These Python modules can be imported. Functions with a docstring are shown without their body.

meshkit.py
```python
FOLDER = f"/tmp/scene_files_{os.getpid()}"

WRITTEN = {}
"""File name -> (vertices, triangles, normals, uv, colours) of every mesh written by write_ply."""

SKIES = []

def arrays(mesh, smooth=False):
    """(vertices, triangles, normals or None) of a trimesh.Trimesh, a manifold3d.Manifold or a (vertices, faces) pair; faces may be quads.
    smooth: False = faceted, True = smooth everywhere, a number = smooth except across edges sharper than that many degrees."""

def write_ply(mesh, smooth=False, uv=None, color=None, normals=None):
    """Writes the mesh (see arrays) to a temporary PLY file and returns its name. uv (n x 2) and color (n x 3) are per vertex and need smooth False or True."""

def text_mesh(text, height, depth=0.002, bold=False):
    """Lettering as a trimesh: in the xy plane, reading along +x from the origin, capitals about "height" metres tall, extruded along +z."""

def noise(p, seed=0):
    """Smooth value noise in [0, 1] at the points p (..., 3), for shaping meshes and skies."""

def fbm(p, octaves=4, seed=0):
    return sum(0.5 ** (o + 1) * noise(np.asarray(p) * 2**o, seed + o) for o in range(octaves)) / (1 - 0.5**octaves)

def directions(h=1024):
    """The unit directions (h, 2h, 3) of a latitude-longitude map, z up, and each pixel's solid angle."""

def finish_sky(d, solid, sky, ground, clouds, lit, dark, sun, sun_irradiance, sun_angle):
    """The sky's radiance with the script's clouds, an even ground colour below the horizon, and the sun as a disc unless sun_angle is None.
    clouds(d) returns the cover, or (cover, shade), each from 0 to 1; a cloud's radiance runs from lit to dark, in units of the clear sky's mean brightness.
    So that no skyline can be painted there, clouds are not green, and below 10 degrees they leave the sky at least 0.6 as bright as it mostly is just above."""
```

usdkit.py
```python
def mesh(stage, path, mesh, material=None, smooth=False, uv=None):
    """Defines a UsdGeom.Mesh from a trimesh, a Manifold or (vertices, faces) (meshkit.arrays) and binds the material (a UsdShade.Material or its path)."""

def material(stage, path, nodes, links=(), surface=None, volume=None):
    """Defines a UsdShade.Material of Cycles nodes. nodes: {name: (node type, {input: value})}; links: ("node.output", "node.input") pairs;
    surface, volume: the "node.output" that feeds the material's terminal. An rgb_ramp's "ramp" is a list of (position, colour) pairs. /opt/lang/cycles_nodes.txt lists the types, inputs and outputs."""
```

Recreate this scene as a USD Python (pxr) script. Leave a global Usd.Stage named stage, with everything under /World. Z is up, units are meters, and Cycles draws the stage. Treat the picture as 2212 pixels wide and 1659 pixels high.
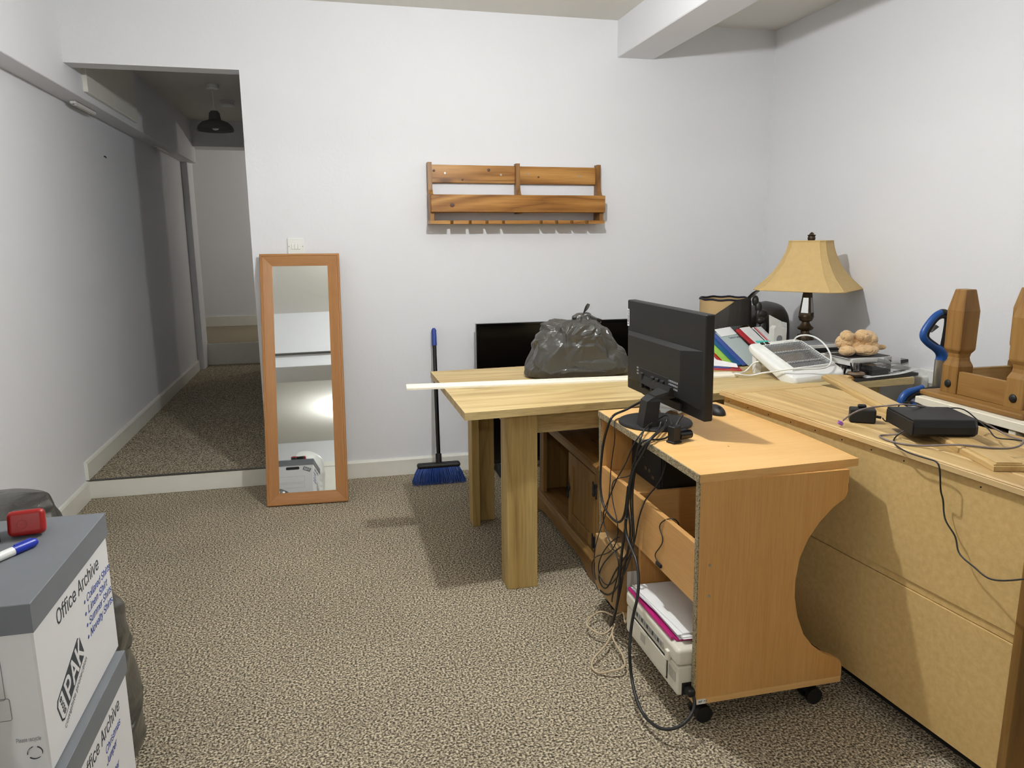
import math, random
import numpy as np, trimesh, manifold3d as m3, shapely
from shapely.geometry import Polygon
from scipy.interpolate import CubicSpline
import usdkit, meshkit
from pxr import Usd, UsdGeom, UsdLux, Gf, Sdf, UsdShade

stage = Usd.Stage.CreateInMemory()
UsdGeom.SetStageUpAxis(stage, 'Z'); UsdGeom.SetStageMetersPerUnit(stage, 1.0)
UsdGeom.Xform.Define(stage, '/World')
random.seed(7); RNG = np.random.default_rng(7)

# ------------------------------------------------------------------ camera, lamps, exposure
F_PX, W_PX = 1600.0, 2212.0
YAW, PITCH, ROLL = 13.454, 11.068, 0.371
EYE = (0.0, 0.0, 1.33)
EXPOSURE = 0.0
LAMP_POS, LAMP_POWER = (0.612, 2.18, 2.172), 2250.0        # ceiling pendant bulb: real lamp of this room
LAMP2_POS, LAMP2_POWER = (-0.40, -1.62, 2.02), 1250.0     # the pendant of the rear half of the room
LANDING_POS, LANDING_POWER = (0.45, 8.75, 2.0), 420.0     # dim lamp round the corner of the landing

def cam_axes():
    y, p, r = (math.radians(a) for a in (YAW, PITCH, ROLL))
    f = np.array([math.sin(y)*math.cos(p), math.cos(y)*math.cos(p), -math.sin(p)])
    rt = np.array([math.cos(y), -math.sin(y), 0.0]); d = np.cross(f, rt)
    return math.cos(r)*rt + math.sin(r)*d, -math.sin(r)*rt + math.cos(r)*d, f
_r, _d, _f = cam_axes()
cam = UsdGeom.Camera.Define(stage, '/World/camera')
M = np.eye(4); M[0, :3] = _r; M[1, :3] = -_d; M[2, :3] = -_f; M[3, :3] = EYE
cam.AddTransformOp().Set(Gf.Matrix4d(*M.ravel().tolist()))
cam.CreateHorizontalApertureAttr(36.0); cam.CreateFocalLengthAttr(36.0*F_PX/W_PX)
cam.CreateVerticalApertureAttr(27.0); cam.CreateClippingRangeAttr(Gf.Vec2f(0.05, 100)); cam.CreateExposureAttr(EXPOSURE)
# night outside: a very faint dome
dome = UsdLux.DomeLight.Define(stage, '/World/night_sky'); dome.CreateIntensityAttr(0.01); dome.CreateColorAttr(Gf.Vec3f(0.6, 0.7, 1.0))

# ------------------------------------------------------------------ helpers: prims
used = {}
def numbered(path):
    n = used.get(path, 0); used[path] = n + 1
    return path if n == 0 else f'{path}_{n:03d}'
class Thing:
    def __init__(s, path, R, t): s.path, s.R, s.t = path, R, t
def keys(prim, **kw):
    for k, v in kw.items():
        if v: prim.SetCustomDataByKey(k, v)
def rot(rx=0, ry=0, rz=0):
    a, b, c = (math.radians(v) for v in (rx, ry, rz))
    Rx = np.array([[1,0,0],[0,math.cos(a),-math.sin(a)],[0,math.sin(a),math.cos(a)]])
    Ry = np.array([[math.cos(b),0,math.sin(b)],[0,1,0],[-math.sin(b),0,math.cos(b)]])
    Rz = np.array([[math.cos(c),-math.sin(c),0],[math.sin(c),math.cos(c),0],[0,0,1]])
    return Rz @ Rx @ Ry
def thing(name, label, cat, loc=(0,0,0), R=None, group=None, kind=None):
    path = numbered('/World/' + name); x = UsdGeom.Xform.Define(stage, path)
    R = np.eye(3) if R is None else np.asarray(R, float); t = np.asarray(loc, float)
    m = np.eye(4); m[:3, :3] = R.T; m[3, :3] = t
    x.AddTransformOp().Set(Gf.Matrix4d(*m.ravel().tolist()))
    keys(x.GetPrim(), label=label, category=cat, group=group, kind=kind)
    return Thing(path, R, t)
def part(th, name, mesh, mat, local=False, smooth=30, label=None, kind=None, parent=None):
    v, f, n = meshkit.arrays(mesh, smooth if smooth else False)
    if not local:
        v = (v - th.t) @ th.R
        if n is not None: n = n @ th.R
    path = numbered((parent or th.path) + '/' + name)
    g = usdkit.mesh(stage, path, (v, f), MAT[mat] if isinstance(mat, str) else mat)
    if n is not None:
        from pxr import Vt
        g.CreateNormalsAttr(Vt.Vec3fArray.FromNumpy(n.astype(np.float32))); g.SetNormalsInterpolation('vertex')
    keys(g.GetPrim(), label=label, kind=kind)
    return path
def solo(name, mesh, mat, label, cat=None, group=None, kind=None, smooth=30):
    """a thing (or piece of the setting) that is one mesh"""
    path = numbered('/World/' + name)
    g = usdkit.mesh(stage, path, mesh, MAT[mat], smooth=smooth if smooth else False)
    keys(g.GetPrim(), label=label, category=cat, group=group, kind=kind)
    return path
def struct(name, mesh, mat, label=None, smooth=False): return solo(name, mesh, mat, label, kind='structure', smooth=smooth)

# ------------------------------------------------------------------ helpers: meshes
cat = trimesh.util.concatenate
def bx(x0, x1, y0, y1, z0, z1, b=0.0015):
    if x0 > x1: x0, x1 = x1, x0
    if y0 > y1: y0, y1 = y1, y0
    if z0 > z1: z0, z1 = z1, z0
    b = min(b, (x1-x0)/3, (y1-y0)/3, (z1-z0)/3)
    P = []
    for x, sx in ((x0, 1), (x1, -1)):
        for y, sy in ((y0, 1), (y1, -1)):
            for z, sz in ((z0, 1), (z1, -1)):
                P += [(x+sx*b, y+sy*b, z), (x+sx*b, y, z+sz*b), (x, y+sy*b, z+sz*b)]
    return m3.Manifold.hull_points(np.array(P))
def tm(m):
    if isinstance(m, trimesh.Trimesh): return m
    v, f, _ = meshkit.arrays(m); return trimesh.Trimesh(v, f, process=False)
def join(*ms): return cat([tm(m) for m in ms])
def hull(pts): return tm(m3.Manifold.hull_points(np.asarray(pts, float)))
def rbox(x0, x1, y0, y1, z0, z1, r, n=12):
    s = m3.Manifold.sphere(r, n); L = []
    for x in (x0+r, x1-r):
        for y in (y0+r, y1-r):
            for z in (z0+r, z1-r): L.append(s.translate((x, y, z)))
    return tm(m3.Manifold.batch_hull(L))
def out(v, f):
    m = trimesh.Trimesh(v, f, process=False)
    return trimesh.Trimesh(v, np.asarray(f)[:, ::-1], process=False) if m.volume < 0 else m
def prism(poly, axis, a0, a1):
    p = poly if isinstance(poly, Polygon) else Polygon(poly)
    if a0 > a1: a0, a1 = a1, a0
    m = trimesh.creation.extrude_polygon(p, a1-a0, engine='earcut'); v = np.array(m.vertices); f = np.array(m.faces)
    if axis == 'z': v = v + [0, 0, a0]
    elif axis == 'x': v = np.stack([v[:, 2]+a0, v[:, 0], v[:, 1]], 1)
    else: v = np.stack([v[:, 0], v[:, 2]+a0, v[:, 1]], 1); f = f[:, ::-1]
    return out(v, f)
def xf(m, R=None, t=(0,0,0)):
    m = tm(m).copy(); v = np.array(m.vertices)
    if R is not None: v = v @ np.asarray(R).T
    return trimesh.Trimesh(v + np.asarray(t), m.faces, process=False)
def spline(pts, per=6):
    p = np.asarray(pts, float); d = np.r_[0, np.cumsum(np.maximum(np.linalg.norm(np.diff(p, axis=0), axis=1), 1e-5)**0.6)]
    return CubicSpline(d, p)(np.linspace(0, d[-1], per*(len(p)-1)+1))
def tube(pts, r, n=8, smooth=True, per=6, caps=True, flat=1.0):
    p = spline(pts, per) if smooth and len(pts) > 2 else np.asarray(pts, float)
    T = np.gradient(p, axis=0); T /= np.maximum(np.linalg.norm(T, axis=1, keepdims=True), 1e-9)
    u = np.cross(T[0], [0, 0, 1.0]); u = u if np.linalg.norm(u) > 1e-3 else np.cross(T[0], [1.0, 0, 0]); u /= np.linalg.norm(u)
    rr = np.full(len(p), r) if np.ndim(r) == 0 else np.interp(np.linspace(0, 1, len(p)), np.linspace(0, 1, len(r)), r)
    a = np.linspace(0, 2*np.pi, n, endpoint=False); V = []
    for i in range(len(p)):
        u = u - T[i]*(u@T[i]); u /= np.linalg.norm(u); w = np.cross(T[i], u)
        V.append(p[i] + rr[i]*(np.cos(a)[:, None]*u + flat*np.sin(a)[:, None]*w))
    V = np.vstack(V); Fc = []
    for i in range(len(p)-1):
        for k in range(n):
            a0, a1, b0, b1 = i*n+k, i*n+(k+1) % n, (i+1)*n+k, (i+1)*n+(k+1) % n
            Fc += [(a0, a1, b1), (a0, b1, b0)]
    if caps:
        V = np.vstack([V, p[:1], p[-1:]]); c0, c1 = len(V)-2, len(V)-1; o = (len(p)-1)*n
        for k in range(n): Fc += [(c0, (k+1) % n, k), (c1, o+k, o+(k+1) % n)]
    return out(V, Fc)
def lathe(prof, n=32, center=(0, 0, 0)):
    prof = np.asarray(prof, float); a = np.linspace(0, 2*np.pi, n, endpoint=False)
    V = np.vstack([np.stack([r*np.cos(a), r*np.sin(a), np.full(n, z)], 1) for r, z in prof]); Fc = []
    for i in range(len(prof)-1):
        for k in range(n):
            a0, a1, b0, b1 = i*n+k, i*n+(k+1) % n, (i+1)*n+k, (i+1)*n+(k+1) % n
            Fc += [(a0, a1, b1), (a0, b1, b0)]
    return out(V + np.asarray(center), Fc)
def cyl(p0, p1, r, n=16): return tube([p0, p1], r, n, smooth=False)
def loft(rings, close=True):
    """rings: list of (n,3) arrays, same n; capped"""
    n = len(rings[0]); V = np.vstack(rings); Fc = []
    for i in range(len(rings)-1):
        for k in range(n):
            a0, a1, b0, b1 = i*n+k, i*n+(k+1) % n, (i+1)*n+k, (i+1)*n+(k+1) % n
            Fc += [(a0, a1, b1), (a0, b1, b0)]
    if close:
        for k in range(1, n-1): Fc += [(0, k+1, k)]; o = (len(rings)-1)*n; Fc += [(o, o+k, o+k+1)]
    return out(V, Fc)
def sheet(P, th=0.0008):
    """grid of points (r,c,3) made into a thin solid"""
    P = np.asarray(P, float); r, c = P.shape[:2]
    du = np.gradient(P, axis=0); dv = np.gradient(P, axis=1); N = np.cross(du, dv); N /= np.maximum(np.linalg.norm(N, axis=2, keepdims=True), 1e-9)
    A = (P + N*th/2).reshape(-1, 3); B = (P - N*th/2).reshape(-1, 3); V = np.vstack([A, B]); o = r*c; Fc = []
    for i in range(r-1):
        for j in range(c-1):
            a, b, d, e = i*c+j, i*c+j+1, (i+1)*c+j, (i+1)*c+j+1
            Fc += [(a, d, e), (a, e, b), (o+a, o+e, o+d), (o+a, o+b, o+e)]
    def wall(ids):
        for a, b in zip(ids[:-1], ids[1:]): Fc.extend([(a, b, o+b), (a, o+b, o+a)])
    wall([j for j in range(c)]); wall([(r-1)*c+j for j in range(c)][::-1]); wall([i*c for i in range(r)][::-1]); wall([i*c+c-1 for i in range(r)])
    return out(V, Fc)
def quad_sheet(a, b, c, d, th, nu=2, nv=2, bend=None):
    """thin plate with corners a b c d (in order)"""
    a, b, c, d = (np.asarray(q, float) for q in (a, b, c, d)); P = np.zeros((nu, nv, 3))
    for i, u in enumerate(np.linspace(0, 1, nu)):
        for j, v in enumerate(np.linspace(0, 1, nv)):
            P[i, j] = (a*(1-v)+b*v)*(1-u) + (d*(1-v)+c*v)*u
            if bend: P[i, j] += np.asarray(bend(u, v))
    return sheet(P, th)
def text(s, h, origin, right, up, depth=0.0003, slant=0.0, width=None, bold=False):
    """lettering on a plane: origin = lower left, right/up = unit directions"""
    m = meshkit.text_mesh(s, h, depth, bold); v = np.array(m.vertices)
    if width: v[:, 0] *= width/(v[:, 0].max()-v[:, 0].min())
    v[:, 0] += slant*v[:, 1]
    r, u = np.asarray(right, float), np.asarray(up, float); n = np.cross(r, u)
    return trimesh.Trimesh(np.asarray(origin) + v[:, :1]*r + v[:, 1:2]*u + v[:, 2:3]*n, m.faces, process=False)
def smooth_union(balls, edge=0.006, it=10):
    """balls: manifolds, joined, refined, smoothed into one skin"""
    u = m3.Manifold.batch_boolean(balls, m3.OpType.Add).refine_to_length(edge); t = tm(u); t = trimesh.Trimesh(t.vertices, t.faces, process=True)
    trimesh.smoothing.filter_taubin(t, iterations=it); return t
def ball(c, r, R=None, n=24):
    s = m3.Manifold.sphere(1.0, n).scale(tuple(r) if np.ndim(r) else (r, r, r))
    if R is not None: s = s.transform(np.hstack([R, np.zeros((3, 1))]))
    return s.translate(tuple(float(v) for v in c))

# ------------------------------------------------------------------ materials
MAT = {}
def lin(*c):
    c = np.array(c[0] if len(c) == 1 else c, float)/255.0
    return tuple(float(v) for v in np.where(c <= 0.04045, c/12.92, ((c+0.055)/1.055)**2.4))
def plain(name, rgb, rough=0.5, metal=0.0, bump=0.0, scale=200.0, var=0.0, vscale=6.0, **kw):
    c = lin(rgb); nodes = {'p': ('principled_bsdf', dict(base_color=c, roughness=rough, metallic=metal, **kw))}; links = []
    if bump or var: nodes['tc'] = ('texture_coordinate', {})
    if var:
        nodes['n'] = ('noise_texture', dict(scale=vscale, detail=4.0, roughness=0.6))
        nodes['r'] = ('rgb_ramp', {'ramp': [(0.3, tuple(v*(1-var) for v in c)), (0.7, tuple(min(1, v*(1+var)) for v in c))]})
        links += [('tc.object', 'n.vector'), ('n.fac', 'r.fac'), ('r.color', 'p.base_color')]
    if bump:
        nodes['b1'] = ('noise_texture', dict(scale=scale, detail=3.0)); nodes['b'] = ('bump', dict(strength=1.0, distance=bump))
        links += [('tc.object', 'b1.vector'), ('b1.fac', 'b.height'), ('b.normal', 'p.normal')]
    MAT[name] = usdkit.material(stage, f'/World/Looks/{name}', nodes, links, surface='p.BSDF')
def wood(name, dark, mid, light, axis='x', rough=0.5, ring=9.0, grain=1.0, knots=0.0, pore=0.2, long=0.9, figure=0.3):
    """long-grained timber or foil; axis = direction of the grain in the part's own coordinates"""
    i = 'xyz'.index(axis); s = [11.0*grain]*3; s[i] = long*grain; s2 = [210.0*grain]*3; s2[i] = 7.0*grain; s3 = [6.5]*3; s3[i] = 2.0; sw = [ring*0.42]*3; sw[i] = ring*0.05; s4 = [48.0*grain]*3; s4[i] = 2.2*grain
    D, Mi, L = lin(dark), lin(mid), lin(light); dk = tuple(v*0.28 for v in D)
    nodes = {'tc': ('texture_coordinate', {}), 'oi': ('object_info', {}), 'k': ('math', dict(math_type='multiply', value2=37.0)),
        'm': ('mapping', dict(scale=tuple(s))), 'm2': ('mapping', dict(scale=tuple(s2))), 'mw': ('mapping', dict(scale=tuple(sw))), 'm3': ('mapping', dict(scale=tuple(s3))), 'm4': ('mapping', dict(scale=tuple(s4))),
        'n': ('noise_texture', dict(dimensions='4D', scale=1.0, detail=4.0, roughness=0.6, distortion=0.5)),
        'n4': ('noise_texture', dict(dimensions='4D', scale=1.0, detail=4.0, roughness=0.65, distortion=0.3)),
        'w': ('noise_texture', dict(dimensions='4D', scale=1.0, detail=2.0, roughness=0.45, distortion=0.5)),
        'ws': ('math', dict(math_type='multiply', value2=17.0)), 'wf': ('math', dict(math_type='pingpong', value2=1.0)), 'wp': ('math', dict(math_type='power', value2=0.6)),
        'mixa': ('mix_float', dict(fac=0.5)), 'mixf': ('mix_float', dict(fac=figure)),
        'r': ('rgb_ramp', {'ramp': [(0.25, D), (0.5, Mi), (0.75, L)]}),
        'n2': ('noise_texture', dict(scale=1.0, detail=2.0)), 'r2': ('rgb_ramp', {'ramp': [(0.3, (1-pore,)*3), (0.58, (1.0,)*3)]}),
        'x': ('mix_color', dict(blend_type='multiply', fac=1.0)),
        'p': ('principled_bsdf', dict(roughness=rough, specular_ior_level=0.4)), 'b': ('bump', dict(strength=0.4, distance=0.0005))}
    links = [('tc.object', 'm.vector'), ('tc.object', 'm2.vector'), ('tc.object', 'mw.vector'), ('tc.object', 'm4.vector'), ('m.vector', 'n.vector'), ('m2.vector', 'n2.vector'), ('mw.vector', 'w.vector'), ('m4.vector', 'n4.vector'),
        ('oi.random', 'k.value1'), ('k.value', 'n.w'), ('k.value', 'n4.w'), ('k.value', 'w.w'), ('w.fac', 'ws.value1'), ('ws.value', 'wf.value1'), ('wf.value', 'wp.value1'),
        ('n.fac', 'mixa.a'), ('n4.fac', 'mixa.b'), ('mixa.result', 'mixf.a'), ('wp.value', 'mixf.b'), ('mixf.result', 'r.fac'),
        ('r.color', 'x.a'), ('n2.fac', 'r2.fac'), ('r2.color', 'x.b'), ('n2.fac', 'b.height'), ('b.normal', 'p.normal')]
    if knots:
        nodes['v'] = ('voronoi_texture', dict(dimensions='3D', scale=1.0, randomness=1.0)); nodes['vr'] = ('rgb_ramp', {'ramp': [(0.0, dk), (0.05*knots, dk), (0.085*knots, tuple(v*0.75 for v in D)), (0.16*knots, (1, 1, 1))]})
        nodes['x2'] = ('mix_color', dict(blend_type='multiply', fac=0.9))
        links += [('tc.object', 'm3.vector'), ('m3.vector', 'v.vector'), ('v.distance', 'vr.fac'), ('x.result', 'x2.a'), ('vr.color', 'x2.b'), ('x2.result', 'p.base_color')]
    else: links += [('x.result', 'p.base_color')]
    MAT[name] = usdkit.material(stage, f'/World/Looks/{name}', nodes, links, surface='p.BSDF')
def speckle(name, stops, scale, rough=0.9, bump=0.0, detail=2.0, big=0.0):
    nodes = {'tc': ('texture_coordinate', {}), 'n': ('noise_texture', dict(scale=scale, detail=detail, roughness=0.6)), 'r': ('rgb_ramp', {'ramp': [(a, lin(c)) for a, c in stops]}),
        'p': ('principled_bsdf', dict(roughness=rough, specular_ior_level=0.15))}
    links = [('tc.object', 'n.vector'), ('n.fac', 'r.fac')]; out = 'r.color'
    if big:
        nodes['g'] = ('noise_texture', dict(scale=2.2, detail=3.0)); nodes['gr'] = ('rgb_ramp', {'ramp': [(0.3, (1-big,)*3), (0.7, (1.0,)*3)]}); nodes['gx'] = ('mix_color', dict(blend_type='multiply', fac=1.0))
        links += [('tc.object', 'g.vector'), ('g.fac', 'gr.fac'), ('r.color', 'gx.a'), ('gr.color', 'gx.b')]; out = 'gx.result'
    links.append((out, 'p.base_color'))
    if bump:
        nodes['b1'] = ('noise_texture', dict(scale=scale*1.3, detail=2.0)); nodes['b'] = ('bump', dict(strength=1.0, distance=bump)); links += [('tc.object', 'b1.vector'), ('b1.fac', 'b.height'), ('b.normal', 'p.normal')]
    MAT[name] = usdkit.material(stage, f'/World/Looks/{name}', nodes, links, surface='p.BSDF')

plain('knot_dark', (84, 50, 24), 0.45, var=0.3, vscale=90)
plain('wall_paint', (231, 231, 234), 0.75, bump=0.0006, scale=60, var=0.012, vscale=1.2, specular_ior_level=0.25)
plain('ceiling_paint', (226, 223, 216), 0.9, bump=0.0008, scale=40, specular_ior_level=0.15)
plain('gloss_paint', (232, 230, 220), 0.35, var=0.03, vscale=9)
speckle('carpet', [(0.30, (50, 45, 38)), (0.43, (112, 102, 86)), (0.53, (182, 168, 144)), (0.65, (236, 224, 198))], 150, bump=0.006, big=0.14)
speckle('chipboard', [(0.3, (78, 68, 52)), (0.45, (140, 126, 100)), (0.6, (176, 160, 128)), (0.75, (206, 192, 160))], 260, bump=0.0006)
speckle('mdf', [(0.3, (204, 170, 110)), (0.7, (222, 190, 130))], 60, rough=0.7, detail=5.0, big=0.1)
wood('oak_x', (166, 136, 86), (200, 173, 119), (216, 193, 141), 'x', 0.5, ring=10)
wood('oak_y', (166, 136, 86), (200, 173, 119), (216, 193, 141), 'y', 0.5, ring=10)
wood('oak_z', (150, 119, 66), (182, 152, 93), (200, 174, 114), 'z', 0.55, ring=10)
wood('beech_x', (214, 164, 100), (224, 177, 113), (233, 189, 126), 'x', 0.45, ring=4, pore=0.10, grain=1.4, figure=0.10)
wood('beech_y', (198, 146, 86), (211, 160, 98), (221, 173, 112), 'y', 0.45, ring=4, pore=0.10, grain=1.4, figure=0.10)
wood('beech_z', (198, 144, 80), (209, 157, 92), (219, 170, 106), 'z', 0.45, ring=4, pore=0.10, grain=1.4, figure=0.10)
wood('pine_x', (170, 134, 80), (195, 162, 107), (210, 181, 127), 'x', 0.5, ring=11, knots=0.5, pore=0.1, figure=0.35)
wood('pine_y', (170, 134, 80), (195, 162, 107), (210, 181, 127), 'y', 0.5, ring=11, knots=0.5, pore=0.1, figure=0.35)
wood('pine_z', (168, 126, 70), (190, 150, 94), (206, 170, 116), 'z', 0.5, ring=13, knots=0.55)
wood('waxed_y', (112, 78, 36), (134, 98, 48), (152, 116, 64), 'y', 0.5, ring=12, knots=0.5, pore=0.12)
wood('waxed_z', (112, 78, 36), (134, 98, 48), (152, 116, 64), 'z', 0.5, ring=12, knots=0.5, pore=0.12)
wood('stool_z', (118, 81, 36), (142, 103, 52), (162, 124, 70), 'z', 0.5, ring=12, knots=0.5, pore=0.12)
wood('stool_y', (118, 81, 36), (142, 103, 52), (162, 124, 70), 'y', 0.5, ring=12, knots=0.4, pore=0.12)
wood('stained_x', (122, 76, 26), (164, 112, 50), (194, 144, 78), 'x', 0.36, ring=13, knots=1.0, figure=0.45)
wood('stained_z', (104, 66, 26), (140, 96, 46), (168, 122, 66), 'z', 0.42, ring=12, knots=0.4)
wood('frame_x', (158, 106, 58), (172, 120, 70), (184, 132, 80), 'x', 0.45, ring=4, pore=0.12, grain=1.8, figure=0.08)
wood('frame_z', (158, 106, 58), (172, 120, 70), (184, 132, 80), 'z', 0.45, ring=4, pore=0.12, grain=1.8, figure=0.08)
MAT['mirror_glass'] = usdkit.material(stage, '/World/Looks/mirror_glass', {'p': ('principled_bsdf', dict(base_color=(0.86, 0.88, 0.86), metallic=1.0, roughness=0.015))}, [], surface='p.BSDF')
MAT['clear'] = usdkit.material(stage, '/World/Looks/clear', {'t': ('transparent_bsdf', dict(color=(0.93, 0.93, 0.93))), 'g': ('glossy_bsdf', dict(color=(1, 1, 1), roughness=0.05)), 'f': ('fresnel', dict(IOR=1.5)), 'm': ('mix_closure', {})},
    [('f.fac', 'm.fac'), ('t.BSDF', 'm.closure1'), ('g.BSDF', 'm.closure2')], surface='m.closure')
plain('bag_black', (66, 64, 60), 0.3, bump=0.0012, scale=70, specular_ior_level=0.6)
plain('bag_matt', (52, 49, 45), 0.42, bump=0.0012, scale=50, specular_ior_level=0.5)
plain('bag_white', (225, 225, 222), 0.35, bump=0.001, scale=60)
plain('black_plastic', (15, 15, 16), 0.55, var=0.15, vscale=30)
plain('black_gloss', (8, 8, 9), 0.12)
plain('screen_black', (5, 5, 6), 0.16)
plain('black_cable', (30, 30, 31), 0.45)
plain('grey_cable', (120, 108, 106), 0.5)
plain('beige_cable', (196, 176, 146), 0.5)
plain('white_plastic', (236, 236, 232), 0.32)
plain('white_gloss', (240, 240, 236), 0.25)
plain('cream_plastic', (222, 217, 202), 0.42, var=0.03, vscale=14)
plain('cream_shadow', (176, 172, 160), 0.5)
plain('dark_gap', (24, 23, 22), 0.8)
plain('blue_plastic', (28, 78, 150), 0.35)
plain('broom_blue', (38, 66, 150), 0.45)
plain('bristle_blue', (42, 74, 150), 0.6, var=0.25, vscale=60)
plain('bronze', (70, 56, 38), 0.42, metal=0.55, var=0.45, vscale=40, bump=0.001, scale=120)
plain('shade_fabric', (206, 176, 120), 0.8, bump=0.0006, scale=500, var=0.05, vscale=30)
plain('steel', (190, 188, 182), 0.3, metal=1.0)
plain('dark_steel', (110, 108, 104), 0.35, metal=0.9)
plain('card_white', (226, 225, 226), 0.75, var=0.015, vscale=8)
plain('card_grey', (116, 119, 124), 0.7, var=0.03, vscale=12)
plain('card_brown', (168, 134, 88), 0.85, var=0.05, vscale=20)
plain('ink_dark', (62, 66, 72), 0.8)
plain('ink_blue', (52, 76, 150), 0.8)
plain('ink_grey', (140, 142, 146), 0.8)
plain('paper', (236, 236, 236), 0.8)
plain('paper_grey', (178, 190, 190), 0.7)
plain('paper_shade', (206, 206, 204), 0.8)
plain('wallet_green', (158, 204, 84), 0.4)
plain('wallet_blue', (22, 88, 140), 0.35)
plain('wallet_navy', (60, 84, 160), 0.35)
plain('wallet_red', (180, 36, 44), 0.4)
plain('teal', (92, 210, 194), 0.45)
plain('pink', (176, 26, 110), 0.35)
plain('pen_pink', (224, 92, 140), 0.4)
plain('red_plastic', (160, 26, 22), 0.4, var=0.08, vscale=40)
plain('pen_blue', (28, 52, 176), 0.35)
plain('plush', (226, 188, 138), 0.95, bump=0.004, scale=160, var=0.1, vscale=50, sheen_weight=0.4, sheen_roughness=0.5)
plain('wicker', (128, 104, 72), 0.8, var=0.3, vscale=60)
plain('dish_brown', (120, 98, 78), 0.55, var=0.1, vscale=30)
plain('drum_fabric', (196, 166, 118), 0.85, bump=0.0008, scale=300)
plain('trim_navy', (22, 22, 40), 0.7)
plain('purple', (160, 100, 190), 0.4)
plain('heater_silver', (205, 206, 208), 0.22, metal=1.0)
plain('wire_grey', (120, 120, 122), 0.4, metal=0.8)
plain('tray_dark', (52, 49, 46), 0.5)
plain('fabric_dark', (66, 58, 56), 0.9, var=0.4, vscale=18)
plain('skin_pine', (206, 176, 126), 0.6)
plain('hall_shade', (96, 96, 96), 0.5)
plain('white_matt', (228, 226, 220), 0.6)
plain('cream_board', (238, 230, 210), 0.45)
MAT['bulb_glow'] = usdkit.material(stage, '/World/Looks/bulb_glow', {'e': ('emission', dict(color=(0.97, 1.0, 1.0), strength=LAMP_POWER))}, [], surface='e.emission')
MAT['bulb_glow_rear'] = usdkit.material(stage, '/World/Looks/bulb_glow_rear', {'e': ('emission', dict(color=(0.97, 1.0, 1.0), strength=LAMP2_POWER))}, [], surface='e.emission')
MAT['bulb_glow_landing'] = usdkit.material(stage, '/World/Looks/bulb_glow_landing', {'e': ('emission', dict(color=(1.0, 0.96, 0.86), strength=LANDING_POWER))}, [], surface='e.emission')

# ------------------------------------------------------------------ the setting
YB, XL, XR, ZC = 4.144, -1.31, 2.587, 2.513      # back wall, left wall, right wall, ceiling
YR = -3.2                                         # rear wall behind the camera
struct('floor', bx(-2.9, XR+0.1, YR-0.1, YB+0.0, -0.06, 0.0, 0), 'carpet', 'speckled brown grey loop pile carpet of the room')
struct('floor', bx(XL-0.1, -0.30, YB+0.005, 7.9, 0.03, 0.102, 0), 'carpet', 'dark brown carpet of the raised passage floor')
struct('floor', bx(XL-0.4, 1.0, 7.905, 9.5, 0.25, 0.321, 0), 'carpet', 'brown carpet of the landing beyond the passage')
struct('ceiling', bx(XL-0.1, XR+0.1, 0.72, YB+0.1, ZC, ZC+0.08, 0), 'ceiling_paint', 'white painted ceiling of the room')
struct('ceiling', bx(-2.9, XR+0.1, YR-0.1, 0.34, 2.26, 2.34, 0), 'ceiling_paint', 'lower white ceiling of the rear half of the room, seen in the mirror')
struct('ceiling', bx(XL-0.1, 0.2, YB+0.1, 7.9, 2.42, 2.5, 0), 'ceiling_paint', 'ceiling of the passage')
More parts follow.
